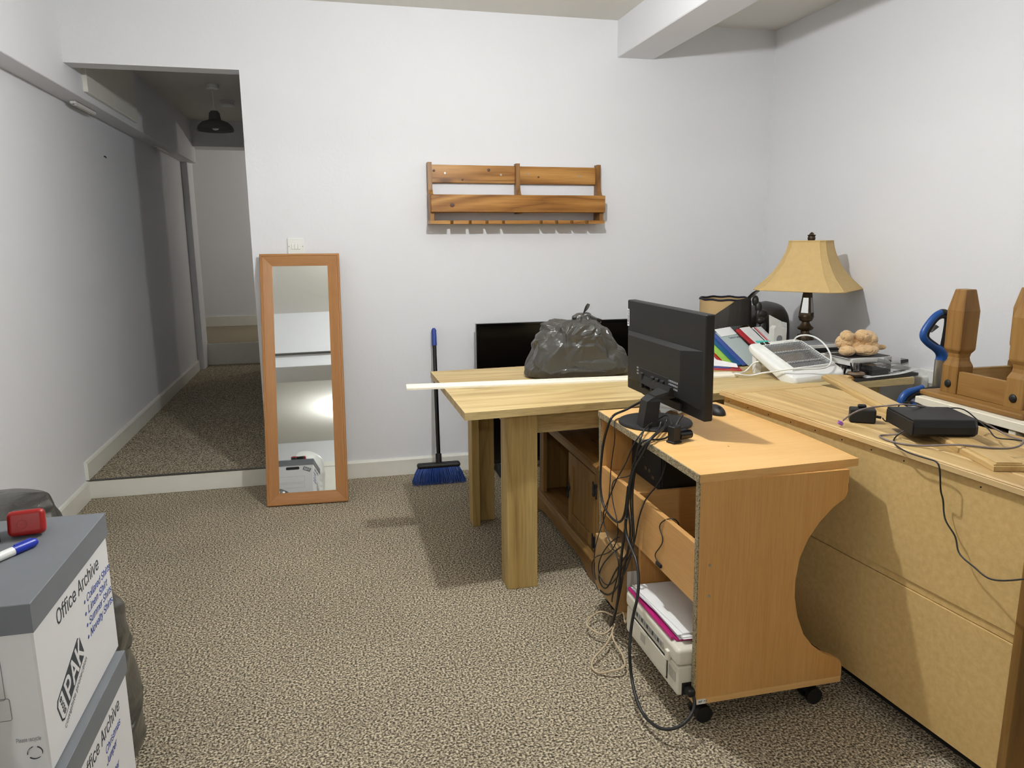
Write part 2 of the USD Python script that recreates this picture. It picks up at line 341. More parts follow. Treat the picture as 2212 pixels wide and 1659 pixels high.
struct('ceiling', bx(XL-0.4, 1.0, 7.9, 9.6, 2.62, 2.7, 0), 'ceiling_paint', 'ceiling of the landing')
wall = Polygon([(XL-0.1, -0.06), (XR+0.1, -0.06), (XR+0.1, ZC+0.05), (XL-0.1, ZC+0.05)]).difference(Polygon([(XL-0.2, -0.2), (-0.402, -0.2), (-0.402, 2.169), (XL-0.2, 2.169)]))
struct('wall_back', prism(wall, 'y', YB, YB+0.115), 'wall_paint', 'white painted back wall with the passage opening')
struct('wall_left', bx(XL-0.1, XL, 0.30, 7.9, -0.05, ZC+0.05, 0), 'wall_paint', 'white left wall running on into the passage')
struct('wall_side', join(bx(-2.9, -2.8, YR-0.1, 0.42, -0.05, 2.4, 0), bx(-2.85, XL-0.05, 0.34, 0.42, -0.05, 2.4, 0)), 'wall_paint', 'left wall of the rear half of the room')
struct('wall_right', bx(XR, XR+0.1, YR, YB+0.1, -0.05, ZC+0.05, 0), 'wall_paint', 'white right wall')
struct('wall_rear', bx(-2.9, XR+0.1, YR-0.1, YR, -0.05, ZC+0.05, 0), 'wall_paint', 'white rear wall behind the viewer')
struct('wall_passage', bx(-0.30, -0.20, YB+0.1, 7.9, 0.0, 2.5, 0), 'wall_paint', 'right hand wall of the passage')
struct('wall_end', bx(XL-0.4, 1.0, 9.5, 9.6, 0.2, 2.65, 0), 'wall_paint', 'far wall of the landing')
struct('wall_landing', join(bx(0.95, 1.0, 7.9, 9.5, 0.2, 2.65, 0), bx(-0.2, 1.0, 7.85, 7.95, 0.2, 2.65, 0), bx(XL-0.45, XL-0.4, 7.9, 9.6, 0.2, 2.65, 0)), 'wall_paint', 'side walls of the landing')
struct('wall_header', bx(XL, -0.2, 7.62, 7.9, 2.19, 2.45, 0), 'wall_paint', 'wall over the far end of the passage')
struct('trim_1', bx(1.607, 1.826, 0.72, YB+0.01, 2.32, ZC+0.01, 0.004), 'wall_paint', 'boxed white ceiling beam running from the back wall')
struct('trim_2', bx(XL-0.01, -1.194, 0.70, 7.75, 2.05, ZC+0.01, 0.003), 'wall_paint', 'white boxed bulkhead along the top of the left wall')
struct('trim_3', bx(XL, XR, 0.28, 0.72, 1.94, ZC+0.01, 0.003), 'wall_paint', 'deep white downstand beam behind the viewer, seen in the mirror')
struct('trim_4', bx(XL, -0.402, YB-0.012, YB+0.02, 0.0, 0.100, 0.002), 'gloss_paint', 'white painted riser of the step up into the passage')
struct('trim_5', bx(XL, -0.402, YB-0.014, YB+0.004, 0.096, 0.103, 0.001), 'dark_steel', 'thin metal carpet strip along the step')
struct('trim_6', bx(XL, -0.2, 7.885, 7.91, 0.102, 0.318, 0.002), 'gloss_paint', 'white riser of the step at the far end of the passage')
struct('trim_7', bx(XL, XL+0.055, 7.62, 7.9, 0.102, 2.2, 0.003), 'wall_paint', 'door jamb at the far left of the passage')
struct('trim_8', join(bx(-2.8, XR, YR, YR+0.05, 1.86, 1.93, 0.004), bx(-2.8, XR, YR, YR+0.03, 0.0, 1.86, 0.002)), 'gloss_paint', 'white panelling of the rear wall below a shallow ledge')
sk = [(0, 0), (0.016, 0), (0.016, 0.088), (0.011, 0.098), (0.0, 0.1)]
struct('baseboard_back', prism([(YB-a, b) for a, b in sk], 'x', -0.402, XR), 'gloss_paint', 'white skirting board of the back wall')
struct('baseboard_left', prism([(XL+a, b) for a, b in sk], 'y', 0.42, YB-0.012), 'gloss_paint', 'white skirting board of the left wall')
struct('baseboard_right', prism([(XR-a, b) for a, b in sk], 'y', YR, YB), 'gloss_paint', 'white skirting board of the right wall')
struct('baseboard_passage', prism([(XL+a, b+0.102) for a, b in sk], 'y', YB-0.012, 7.62), 'gloss_paint', 'white skirting board of the passage')
struct('baseboard_end', bx(XL-0.4, 1.0, 9.48, 9.5, 0.32, 0.44, 0.002), 'gloss_paint', 'white skirting board of the landing')
struct('door_1', bx(-1.196, -1.172, 4.42, 5.46, 2.086, 2.415, 0.003), 'gloss_paint', 'white hatch door on the passage bulkhead')
rail = thing('curtain_rail', 'slim dark metal rail across the beam behind the viewer, seen in the mirror', 'rail', (0.5, 0.74, 2.06))
part(rail, 'pole', cyl((XL+0.02, 0.755, 2.06), (XR-0.02, 0.755, 2.06), 0.012, 12), 'dark_steel')
for x in (-1.0, 0.6, 2.2): part(rail, 'bracket', bx(x-0.012, x+0.012, 0.718, 0.76, 2.045, 2.075), 'dark_steel')

def pendant_lamp(name, pos, glow, label, zc):
    t = thing(name, label, 'ceiling light', (pos[0], pos[1], zc))
    part(t, 'ceiling_rose', lathe([(0, zc-0.001), (0.05, zc-0.001), (0.05, zc-0.012), (0.035, zc-0.024), (0, zc-0.026)], 24, (pos[0], pos[1], 0)), 'white_plastic')
    part(t, 'cord', cyl((pos[0], pos[1], zc-0.02), (pos[0], pos[1], pos[2]+0.09), 0.0032, 8), 'white_plastic')
    part(t, 'lamp_holder', lathe([(0, pos[2]+0.095), (0.012, pos[2]+0.09), (0.018, pos[2]+0.05), (0.016, pos[2]+0.035), (0, pos[2]+0.034)], 20, (pos[0], pos[1], 0)), 'white_plastic')
    part(t, 'bulb', tm(m3.Manifold.sphere(0.03, 20).translate(pos)), glow, smooth=True)
pendant_lamp('ceiling_pendant', LAMP_POS, 'bulb_glow', 'bare white ceiling pendant bulb over the table', ZC)
pendant_lamp('ceiling_pendant', LAMP2_POS, 'bulb_glow_rear', 'bare ceiling pendant bulb in the rear half of the room', 2.26)
pendant_lamp('ceiling_pendant', LANDING_POS, 'bulb_glow_landing', 'dim pendant bulb of the landing round the corner', 2.62)

# passage fittings
t = thing('hall_pendant', 'unlit hanging lamp with a dark dome shade on the passage ceiling', 'ceiling light', (-0.76, 5.9, 2.42))
c = (-0.76, 5.9, 0)
part(t, 'ceiling_rose', lathe([(0, 2.419), (0.042, 2.419), (0.042, 2.39), (0, 2.388)], 24, c), 'white_plastic')
part(t, 'cord', cyl((-0.76, 5.9, 2.39), (-0.76, 5.9, 2.255), 0.004, 8), 'white_plastic')
part(t, 'lamp_holder', lathe([(0, 2.262), (0.018, 2.26), (0.02, 2.235), (0, 2.234)], 16, c), 'white_plastic')
part(t, 'shade', lathe([(0.024, 2.240), (0.036, 2.225), (0.042, 2.18), (0.09, 2.162), (0.118, 2.135), (0.128, 2.105), (0.122, 2.106), (0.112, 2.133), (0.086, 2.157), (0.038, 2.175), (0.032, 2.222), (0.022, 2.234)], 36, c), 'hall_shade', smooth=40)
part(t, 'bulb', tm(m3.Manifold.sphere(0.028, 20).translate((-0.76, 5.9, 2.135))), 'white_plastic', smooth=True)
t = thing('smoke_alarm', 'white round smoke alarm on the passage ceiling behind the hanging lamp', 'smoke alarm', (-0.74, 6.55, 2.42))
part(t, 'base', lathe([(0, 2.419), (0.056, 2.419), (0.056, 2.405), (0, 2.404)], 28, (-0.74, 6.55, 0)), 'white_plastic')
part(t, 'cover', lathe([(0.05, 2.404), (0.05, 2.395), (0.054, 2.39), (0.046, 2.378), (0, 2.374)], 28, (-0.74, 6.55, 0)), 'white_plastic')
for y0, y1, lab in ((4.46, 4.82, 'slim white strip light under the bulkhead, the nearer one by the passage opening'), (6.37, 6.77, 'slim white strip light under the bulkhead, the farther one deep in the passage')):
    t = thing('strip_light', lab, 'light', (-1.262, (y0+y1)/2, 2.05))
    part(t, 'body', bx(-1.277, -1.247, y0, y1, 2.034, 2.0495, 0.004), 'white_plastic'); part(t, 'diffuser', bx(-1.272, -1.252, y0+0.03, y1-0.012, 2.030, 2.036, 0.002), 'white_matt')
    part(t, 'sensor', cyl((-1.262, y0+0.014, 2.036), (-1.262, y0+0.014, 2.032), 0.004, 10), 'dark_gap')
solo('wall_hook', join(bx(XL, XL+0.004, 5.12, 5.155, 1.835, 1.842), cyl((XL, 5.14, 1.838), (XL+0.012, 5.13, 1.83), 0.002, 6)), 'dark_gap', 'tiny dark hook on the left wall of the passage', 'hook')

# light switch
t = thing('light_switch', 'white three gang light switch on the back wall above the mirror', 'light switch', (-0.179, YB, 1.299))
part(t, 'plate', bx(-0.222, -0.136, YB-0.009, YB, 1.256, 1.342, 0.003), 'white_plastic')
for k in range(3): part(t, 'rocker', bx(-0.2015+0.0155*k, -0.2015+0.0155*k+0.0145, YB-0.0135, YB-0.008, 1.284, 1.314, 0.0015), 'white_gloss')
for x in (-0.2145, -0.1445): part(t, 'screw', cyl((x, YB-0.0105, 1.299), (x, YB-0.008, 1.299), 0.003, 12), 'steel')

# ------------------------------------------------------------------ leaning mirror
B0, B1, T0 = np.array([-0.382, 3.768, 0.004]), np.array([0.022, 3.747, 0.004]), np.array([-0.361, 4.108, 1.261])
ux = (B1-B0)/np.linalg.norm(B1-B0); uz = T0-B0; uz -= ux*(uz@ux); MH = np.linalg.norm(uz); uz /= MH; un = np.cross(uz, ux)   # un points away from the room
MW = np.linalg.norm(B1-B0)
t = thing('mirror', 'tall mirror in a light brown wooden frame leaning against the back wall', 'mirror', B0, np.stack([ux, un, uz], 1))
FWd = 0.062; prof = [(0.0, 0.022), (0.0, -0.004), (0.004, -0.006), (0.010, -0.006), (0.013, -0.003), (0.016, -0.003), (FWd, 0.006), (FWd, 0.022)]
def frame_piece(side):
    # mitred: outer corners at inset 0, inner at inset FWd
    def at(ins, end):
        return {'left': [(ins, ins), (ins, MH-ins)], 'right': [(MW-ins, MH-ins), (MW-ins, ins)], 'top': [(ins, MH-ins), (MW-ins, MH-ins)], 'bottom': [(MW-ins, ins), (ins, ins)]}[side][end]
    return loft([np.array([(at(i, e)[0], d, at(i, e)[1]) for i, d in prof]) for e in (0, 1)])
for s in ('left', 'right', 'top', 'bottom'): part(t, 'frame_rail', frame_piece(s), 'frame_z' if s in ('left', 'right') else 'frame_x', local=True, smooth=False)
part(t, 'glass', bx(FWd-0.006, MW-FWd+0.006, 0.008, 0.012, FWd-0.006, MH-FWd+0.006, 0), 'mirror_glass', local=True, smooth=False)
part(t, 'backing', bx(0.004, MW-0.004, 0.013, 0.021, 0.004, MH-0.004), 'card_brown', local=True)

# ------------------------------------------------------------------ wall shelf
t = thing('wall_shelf', 'stained pine wall shelf with a notched glass rack along its bottom', 'shelf', (1.01, YB, 1.41))
part(t, 'back_plank', bx(0.545, 1.012, YB-0.024, YB-0.004, 1.632, 1.726, 0.003), 'stained_x'); part(t, 'back_plank', bx(1.026, 1.482, YB-0.024, YB-0.004, 1.630, 1.724, 0.003), 'stained_x')
up = [(YB-0.003, 1.415), (YB-0.003, 1.737), (YB-0.05, 1.737), (YB-0.052, 1.66), (YB-0.054, 1.62), (YB-0.060, 1.592), (YB-0.075, 1.572), (YB-0.092, 1.566), (YB-0.105, 1.566), (YB-0.105, 1.415)]
for x in (0.524, 1.010, 1.480): part(t, 'upright', prism(up if x != 1.010 else [q if q[1] > 1.45 else (q[0], 1.468) for q in up], 'x', x, x+0.022), 'stained_z', smooth=False)
part(t, 'front_plank', bx(0.527, 1.505, YB-0.126, YB-0.106, 1.473, 1.565, 0.003), 'stained_x')
part(t, 'shelf_board', bx(0.547, 1.479, YB-0.104, YB-0.004, 1.474, 1.490, 0.002), 'stained_x')
for x, y, z, r_ in ((0.640, YB-0.1262, 1.510, 0.011), (0.560, YB-0.0242, 1.695, 0.0065), (0.862, YB-0.0242, 1.702, 0.008), (0.715, YB-0.0242, 1.650, 0.006), (1.145, YB-0.0242, 1.668, 0.005)):
    part(t, 'knot', tm(m3.Manifold.sphere(1.0, 20).scale((r_*1.15, 0.0008, r_)).translate((x, y, z))), 'knot_dark', smooth=True)
rail_ = Polygon([(0.520, YB-0.003), (1.500, YB-0.003), (1.500, YB-0.128), (0.520, YB-0.128)])
for px in (495, 663, 820, 975, 1338, 1490, 1640, 1790):
    x = 0.524 + (px-305)/(1955-305)*(1.494-0.524); rail_ = rail_.difference(shapely.union_all([shapely.box(x-0.009, YB-0.2, x+0.009, YB-0.07), shapely.Point(x, YB-0.07).buffer(0.009)]))
part(t, 'glass_rack', prism(rail_, 'z', 1.412, 1.430), 'stained_x', smooth=False)
for x, z in ((0.620, 1.683), (0.93, 1.678), (1.085, 1.684), (1.385, 1.676)): part(t, 'screw', cyl((x, YB-0.027, z), (x, YB-0.022, z), 0.005, 12), 'steel')

# ------------------------------------------------------------------ broom
hb, ht = np.array([0.525, 3.965, 0.108]), np.array([0.537, 4.121, 0.845]); hd = (ht-hb)/np.linalg.norm(ht-hb)
t = thing('broom', 'broom with a black handle and blue bristles standing against the back wall', 'broom', (0.52, 3.95, 0))
part(t, 'handle', cyl(hb, hb+hd*0.66, 0.0115, 14), 'black_gloss'); part(t, 'grip', tube([hb+hd*0.655, hb+hd*0.74, hb+hd*0.752], [0.0145, 0.0135, 0.007], 14, smooth=False), 'broom_blue', smooth=40)
part(t, 'socket', tube([hb-hd*0.02, hb+hd*0.05], 0.0165, 14, smooth=False), 'black_plastic')
part(t, 'head', rbox(0.402, 0.642, 3.925, 3.975, 0.085, 0.112, 0.012), 'black_plastic', smooth=40)
tufts = []
for i in range(24):
    for j in range(4):
        for q in range(5):
            u = (i+0.5)/24; x0 = 0.41+0.224*u; y0 = 3.932+0.036*j/3; s = u-0.5
            a = np.array([x0+random.uniform(-.003, .003), y0, 0.09]); b = np.array([x0+s*0.075+random.uniform(-.008, .008), y0-0.012+(j-1.5)*0.012+random.uniform(-.006, .006), 0.003])
            tufts.append(tube([a, a*0.55+b*0.45+np.array([s*0.01, 0, 0]), b], [0.0028, 0.0022, 0.0012], 4, smooth=False))
part(t, 'bristles', cat(tufts), 'bristle_blue', kind='stuff')

# ------------------------------------------------------------------ television behind the table
t = thing('television', 'large black flat television standing on the floor behind the table', 'television', (1.38, 4.05, 0))
part(t, 'screen', bx(0.776, 1.990, 4.030, 4.036, 0.075, 0.855, 0.001), 'screen_black'); 
for n_, m_ in (('bezel', bx(0.762, 2.004, 4.028, 4.062, 0.855, 0.869, 0.002)), ('bezel', bx(0.762, 2.004, 4.028, 4.062, 0.055, 0.075, 0.002)), ('bezel', bx(0.762, 0.776, 4.028, 4.062, 0.075, 0.855, 0.002)), ('bezel', bx(1.990, 2.004, 4.028, 4.062, 0.075, 0.855, 0.002))): part(t, n_, m_, 'black_gloss')
part(t, 'back_cover', bx(0.85, 1.92, 4.062, 4.085, 0.08, 0.75, 0.008), 'black_plastic')
for x in (0.88, 1.85): part(t, 'foot', prism([(3.93, 0.002), (4.10, 0.002), (4.06, 0.06), (4.035, 0.06)], 'x', x-0.012, x+0.012), 'black_plastic', smooth=False)

# ------------------------------------------------------------------ dining table
ZT = 0.731
t = thing('dining_table', 'large light oak dining table against the back of the room', 'table', (1.42, 3.0, 0))
part(t, 'tabletop', prism([(0.428, 2.504), (2.428, 2.657), (2.42, 3.49), (0.419, 3.371)], 'z', 0.703, ZT), 'oak_x', smooth=False)
def table_leg(x0, x1, y0, y1, sx, sy):
    """L shaped corner leg of two boards, open towards the middle of the table"""
    th_ = 0.034
    fy = (y0, y0+th_) if sy > 0 else (y1-th_, y1)
    leg = part(t, 'leg', bx(x0, x1, *fy, 0.001, 0.702, 0.001), 'oak_z')
    sxr = (x0-0.001, x0+th_) if sx > 0 else (x1-th_, x1+0.001); syr = (y0+th_, y1) if sy > 0 else (y0, y1-th_)
    part(t, 'side_board', bx(*sxr, *syr, 0.001, 0.702, 0.001), 'oak_z', parent=leg)
table_leg(0.598, 0.716, 2.588, 2.690, 1, 1); table_leg(0.586, 0.704, 3.250, 3.352, 1, -1); table_leg(2.19, 2.31, 2.72, 2.82, -1, 1); table_leg(2.19, 2.31, 3.30, 3.40, -1, -1)
part(t, 'apron', prism([(0.717, 2.62), (2.19, 2.735), (2.19, 2.753), (0.717, 2.638)], 'z', 0.609, 0.702), 'oak_x', smooth=False)
part(t, 'apron', prism([(0.705, 3.31), (2.19, 3.37), (2.19, 3.388), (0.705, 3.328)], 'z', 0.609, 0.702), 'oak_x', smooth=False)
part(t, 'apron', bx(0.634, 0.652, 2.70, 3.25, 0.609, 0.702), 'oak_y'); part(t, 'apron', bx(2.24, 2.258, 2.83, 3.30, 0.609, 0.702), 'oak_y')
# brackets under the top
part(t, 'corner_bracket', prism([(2.655, 0.702), (2.76, 0.702), (2.655, 0.60)], 'x', 0.6, 0.634), 'oak_y', smooth=False)

# white batten lying along the table
def batten():
    a, b = np.array([0.271, 2.995, 0]), np.array([1.700, 2.905, 0]); d = (b-a)/np.linalg.norm(b-a); L = np.linalg.norm(b-a); R = np.stack([d, np.cross([0, 0, 1], d), [0, 0, 1]], 1)
    t = thing('batten', 'long white painted wooden moulding lying across the table and past its edge', 'batten', (*a[:2], ZT+0.0004), R)
    part(t, 'strip', prism([(-0.036, 0), (0.036, 0), (0.036, 0.008), (0.030, 0.013), (0.012, 0.014), (0.008, 0.009), (0.002, 0.009), (-0.002, 0.0135), (-0.016, 0.0135), (-0.020, 0.009), (-0.026, 0.009), (-0.036, 0.007)], 'x', 0, L), 'cream_board', local=True, smooth=False)
batten()

# ------------------------------------------------------------------ bin bags
def bag_mesh(c, prof, seed, nz=110, nt=230, fold=0.02, crumple=0.010, neck=(0, 0), sq=0.75, foldk=5.0, gather=0):
    """prof: rows (t, z, left, right, depth): bag skin around the axis at c; folds gather towards the neck"""
    pr = np.array(prof, float); tt = np.linspace(0, 1, nz); th_ = np.linspace(0, 2*np.pi, nt, endpoint=False)
    z, l, r, d = (np.interp(tt, pr[:, 0], pr[:, k]) for k in (1, 2, 3, 4))
    from scipy.ndimage import gaussian_filter1d
    z, l, r, d = (np.r_[a[:1], gaussian_filter1d(a, 1.6)[1:-1], a[-1:]] for a in (z, l, r, d))
    C_, S_ = np.cos(th_), np.sin(th_); ce = np.sign(C_)*np.abs(C_)**sq; se = np.sign(S_)*np.abs(S_)**sq
    T, TH = np.meshgrid(tt, th_, indexing='ij'); rx = np.where(C_[None] > 0, r[:, None], l[:, None])
    base = np.stack([rx*ce[None], d[:, None]*se[None], np.repeat(z[:, None], nt, 1)], 2)
    circ = np.stack([np.cos(TH), np.sin(TH)], 2)
    def crease(k, wid, hgt, sd):
        """piecewise linear noise on the skin: flat facets with sharp creases"""
        g = np.random.default_rng(sd); q = g.random((k, 2))*[2*np.pi, 1.3]-[0, 0.15]; v = g.uniform(-1, 1, k)
        q3 = np.vstack([q-[2*np.pi, 0], q, q+[2*np.pi, 0]])*[wid/(2*np.pi), hgt]
        from scipy.interpolate import LinearNDInterpolator
        return LinearNDInterpolator(q3, np.r_[v, v, v], fill_value=0.0)(np.stack([TH*wid/(2*np.pi), T*hgt], 2))
    size = float(r.max()+l.max()); wid = size*2.4; hgt = float(z.max()-z.min())+size*0.5
    f1 = crease(int(9*foldk), wid, hgt*0.35, seed); f2 = crease(int(70*wid/1.1), wid, hgt, seed+1); f3 = crease(int(420*wid/1.1), wid, hgt, seed+2)
    amp1 = fold*np.interp(tt, [0, 0.25, 0.8, 0.93, 1], [0.15, 0.35, 1.0, 0.5, 0.25])[:, None]*0.5; amp2 = crumple*np.interp(tt, [0, 0.06, 0.85, 0.95, 1], [0.1, 1, 1, 0.6, 0.3])[:, None]*0.75
    rad = base.copy(); rad[..., 2] = 0; rn = rad/np.maximum(np.linalg.norm(rad, axis=2, keepdims=True), 1e-6)
    ph = crease(40, wid, hgt, seed+3)*1.1; saw = np.abs(((TH*gather/(2*np.pi)+ph) % 1.0)*2-1)-0.5      # folds gathered at the neck
    amp0 = size*0.034*np.interp(tt, [0, 0.35, 0.62, 0.80, 0.93, 1], [0, 0.0, 0.5, 1.0, 0.55, 0.3])[:, None]*(gather > 0)
    P = base + rn*(amp0*saw + amp1*f1 + amp2*f2 + amp2*0.5*f3)[..., None]
    P[..., 2] = np.maximum(P[..., 2] + (amp2*0.5*f2)*np.interp(tt, [0, 0.1, 1], [0, 1, 1])[:, None], 0.0)
    P[..., 0] += neck[0]*T**2; P[..., 1] += neck[1]*T**2
    V = np.vstack([P.reshape(-1, 3), [[0, 0, 0]], [P[-1].mean(0)]]) + np.asarray(c); Fc = []
    i, k = np.meshgrid(np.arange(nz-1), np.arange(nt), indexing='ij'); i, k = i.ravel(), k.ravel(); a0, a1, b0, b1 = i*nt+k, i*nt+(k+1) % nt, (i+1)*nt+k, (i+1)*nt+(k+1) % nt
    Fc = np.vstack([np.stack([a0, a1, b1], 1), np.stack([a0, b1, b0], 1)]); kk = np.arange(nt); o = (nz-1)*nt
    Fc = np.vstack([Fc, np.stack([np.full(nt, nz*nt), (kk+1) % nt, kk], 1), np.stack([np.full(nt, nz*nt+1), o+kk, o+(kk+1) % nt], 1)])
    return out(V, Fc)
def leaf(base, tip, side, w, th_=0.0012, curl=0.01):
    base, tip, side = (np.asarray(q, float) for q in (base, tip, side)); n = np.cross(tip-base, side); n /= np.linalg.norm(n); P = []
    for u in np.linspace(0, 1, 9):
        ww = w*(0.25+1.4*u*(1-u)+0.1)*(1-u**4)+0.001
        P.append([base+(tip-base)*u+side*ww*v+n*(curl*math.sin(3*u+2*v)+0.3*ww*abs(v)) for v in np.linspace(-1, 1, 7)])
    return sheet(P, th_)
t = thing('bin_bag', 'full grey black bin bag knotted at the top on the oak table', 'bin bag', (1.055, 3.10, ZT+0.0005))
part(t, 'sack', bag_mesh((1.055, 3.10, ZT+0.0005), [(0, 0, 0.02, 0.02, 0.01), (0.03, 0, .20, .16, .075), (0.07, .008, .250, .215, .094), (0.14, .035, .252, .226, .105), (0.28, .085, .226, .196, .115), (0.45, .15, .192, .142, .115), (0.60, .20, .170, .100, .10), (0.72, .232, .145, .072, .08), (0.80, .245, .118, .055, .06), (0.88, .247, .07, .042, .045), (0.95, .250, .034, .032, .03), (1, .264, .032, .036, .03)], 3, nz=170, nt=340, fold=0.060, crumple=0.021, foldk=9, gather=15), 'bag_black', smooth=18)
part(t, 'knot', smooth_union([ball((1.05, 3.095, ZT+0.262), (.030, .026, .018)), ball((1.078, 3.09, ZT+0.268), (.022, .02, .014)), ball((1.03, 3.09, ZT+0.25), (.02, .022, .014)), ball((1.068, 3.075, ZT+0.252), (.024, .014, .012)), ball((1.02, 3.08, ZT+0.262), (.012, .014, .010))], 0.004, 4), 'bag_black', smooth=60)
part(t, 'tie_ear', leaf((1.06, 3.09, ZT+0.27), (1.088, 3.09, ZT+0.318), (0.8, 0.2, -0.3), 0.012), 'bag_black', smooth=60)
part(t, 'tie_ear', leaf((1.07, 3.08, ZT+0.268), (1.135, 3.06, ZT+0.245), (0.1, 0.6, 0.5), 0.012), 'bag_black', smooth=60)

# two sacks in the corner behind the table
t = thing('lampshade_bag', 'black sack holding a beige drum lampshade in the corner of the room', 'bin bag', (2.06, 3.64, 0))
cx_, cy_ = 2.058, 3.64
part(t, 'sack', bag_mesh((cx_, cy_, 0.0005), [(0, 0, .02, .02, .02), (.02, 0, .12, .12, .11), (.06, .02, .135, .135, .125), (.5, .45, .139, .139, .13), (.9, .80, .141, .141, .134), (1, .86, .134, .134, .128)], 21, nz=90, fold=0.02, crumple=0.012, sq=0.95, foldk=6), 'bag_matt', smooth=28)
part(t, 'drum_shade', lathe([(0.120, 0.80), (0.132, 0.80), (0.132, 1.008), (0.130, 1.008), (0.128, 0.80)], 48, (cx_, cy_, 0)), 'drum_fabric', smooth=40)
rim = [(cx_+0.131*math.cos(a), cy_+0.131*math.sin(a), 1.008+0.002*math.sin(9*a)) for a in np.linspace(0, 2*np.pi, 60)]
part(t, 'drum_trim', tube(rim, 0.0055, 8, smooth=False), 'trim_navy')
# film of the sack pulled up over the drum's front towards the knot
P = []
for u in np.linspace(0, 1, 26):
    row = []
    for a in np.linspace(math.radians(-172), math.radians(-8), 56):
        s = (math.degrees(a)+172)/164.0; top = 0.885+0.135*np.interp(s, [0, 0.1, 0.25, 0.45, 0.68, 0.8, 0.9, 1], [0, 0.12, 0.45, 0.88, 1.0, 0.85, 0.45, 0.1]); z = 0.83+(top-0.83)*u
        rr = 0.138+0.006*(1-abs(2*meshkit.noise(np.array([math.cos(a)*7, math.sin(a)*7, z*5]), 4)-1))*(1.2-u)
        row.append((cx_+rr*math.cos(a), cy_+rr*math.sin(a), z))
    P.append(row)
part(t, 'sack_film', sheet(P, 0.0012), 'bag_matt', smooth=70)
part(t, 'tie_ear', leaf((2.105, 3.53, 0.995), (2.195, 3.53, 1.058), (0.35, 0.2, -0.6), 0.026, curl=0.008), 'bag_matt', smooth=60)
part(t, 'tie_ear', smooth_union([ball((2.19, 3.555, 1.0), (.018, .016, .028)), ball((2.207, 3.55, .965), (.02, .018, .03)), ball((2.205, 3.545, .925), (.016, .016, .03)), ball((2.228, 3.54, .93), (.03, .018, .022)), ball((2.215, 3.535, .895), (.024, .018, .02)), ball((2.23, 3.535, .86), (.02, .016, .03))], 0.006, 4), 'bag_matt', smooth=60)
t = thing('bin_bag', 'round topped black sack in the corner behind the lamp', 'bin bag', (2.345, 3.72, 0))
part(t, 'sack', bag_mesh((2.355, 3.72, 0.0005), [(0, 0, .02, .02, .02), (.02, 0, .12, .11, .12), (.06, .02, .14, .13, .14), (.5, .5, .145, .125, .15), (.78, .84, .155, .118, .15), (.86, .90, .12, .110, .14), (.93, .95, .07, .085, .11), (.97, .97, .035, .05, .06), (1, .978, .006, .008, .01)], 37, fold=0.018, crumple=0.010, sq=0.85, foldk=4), 'bag_matt', smooth=28)

# ------------------------------------------------------------------ computer desk on castors
t = thing('computer_desk', 'beech effect computer desk on castors with its open back towards the room', 'desk', (1.13, 2.03, 0))
top = [(0.889, 1.652), (1.376, 1.676), (1.383, 1.80), (1.385, 1.99), (1.372, 2.22), (1.352, 2.42), (0.888, 2.403)]
part(t, 'desktop', prism(top, 'z', 0.713, 0.735), 'beech_x', smooth=False)
part(t, 'raw_edge', bx(0.8855, 0.8895, 1.653, 2.402, 0.7132, 0.7348, 0.0005), 'chipboard', label='bare chipboard back edge')
side = [(0.893, 0.713), (1.333, 0.713), (1.334, 0.653), (1.331, 0.641), (1.324, 0.631), (1.291, 0.609), (1.252, 0.570), (1.220, 0.524), (1.199, 0.473), (1.190, 0.406), (1.192, 0.358), (1.204, 0.301), (1.228, 0.242), (1.260, 0.202), (1.297, 0.173), (1.338, 0.154), (1.354, 0.143), (1.361, 0.125), (1.362, 0.0935), (0.905, 0.0935)]
for y in (1.655, 2.384):
    p = part(t, 'side_panel', prism(side, 'y', y, y+0.018), 'beech_z', smooth=False)
    part(t, 'raw_edge', prism([(0.889, 0.7128), (0.893, 0.7128), (0.9052, 0.0938), (0.9012, 0.0938)], 'y', y+0.0004, y+0.0176), 'chipboard', smooth=False, label='bare chipboard back edge', parent=p)
part(t, 'bottom_shelf', bx(0.903, 1.362, 1.655, 2.402, 0.074, 0.093, 0.001), 'beech_x')
part(t, 'back_board', bx(0.896, 0.912, 1.6735, 2.3835, 0.370, 0.537, 0.001), 'beech_y')
part(t, 'divider', bx(0.925, 1.18, 2.092, 2.108, 0.0935, 0.370, 0.001), 'beech_z')
part(t, 'divider_rail', bx(0.913, 1.17, 2.092, 2.108, 0.371, 0.534, 0.001), 'beech_x')
part(t, 'inner_shelf', bx(0.913, 1.185, 2.109, 2.3835, 0.500, 0.516, 0.001), 'beech_x')
part(t, 'middle_shelf', bx(0.913, 1.175, 1.6735, 2.0915, 0.374, 0.390, 0.001), 'beech_x')
part(t, 'tray_runner', bx(1.30, 1.352, 1.674, 1.694, 0.645, 0.668, 0.002), 'black_plastic')
for x, z in ((0.925, 0.482), (0.927, 0.394)): part(t, 'screw', cyl((x+0.005, 1.6535, z), (x+0.005, 1.656, z), 0.004, 12), 'steel')
def castor(x, y):
    body = part(t, 'castor', join(cyl((x, y, 0.074), (x, y, 0.05), 0.008, 12), rbox(x-0.02, x+0.024, y-0.011, y+0.011, 0.028, 0.062, 0.01)), 'black_plastic')
    for s in (-1, 1): part(t, 'wheel', cyl((x+0.006, y+s*0.012, 0.025), (x+0.006, y+s*0.026, 0.025), 0.0245, 20), 'black_plastic', parent=body)
for x, y in ((0.94, 1.70), (1.29, 1.70), (0.94, 2.36), (1.29, 2.36)): castor(x, y)
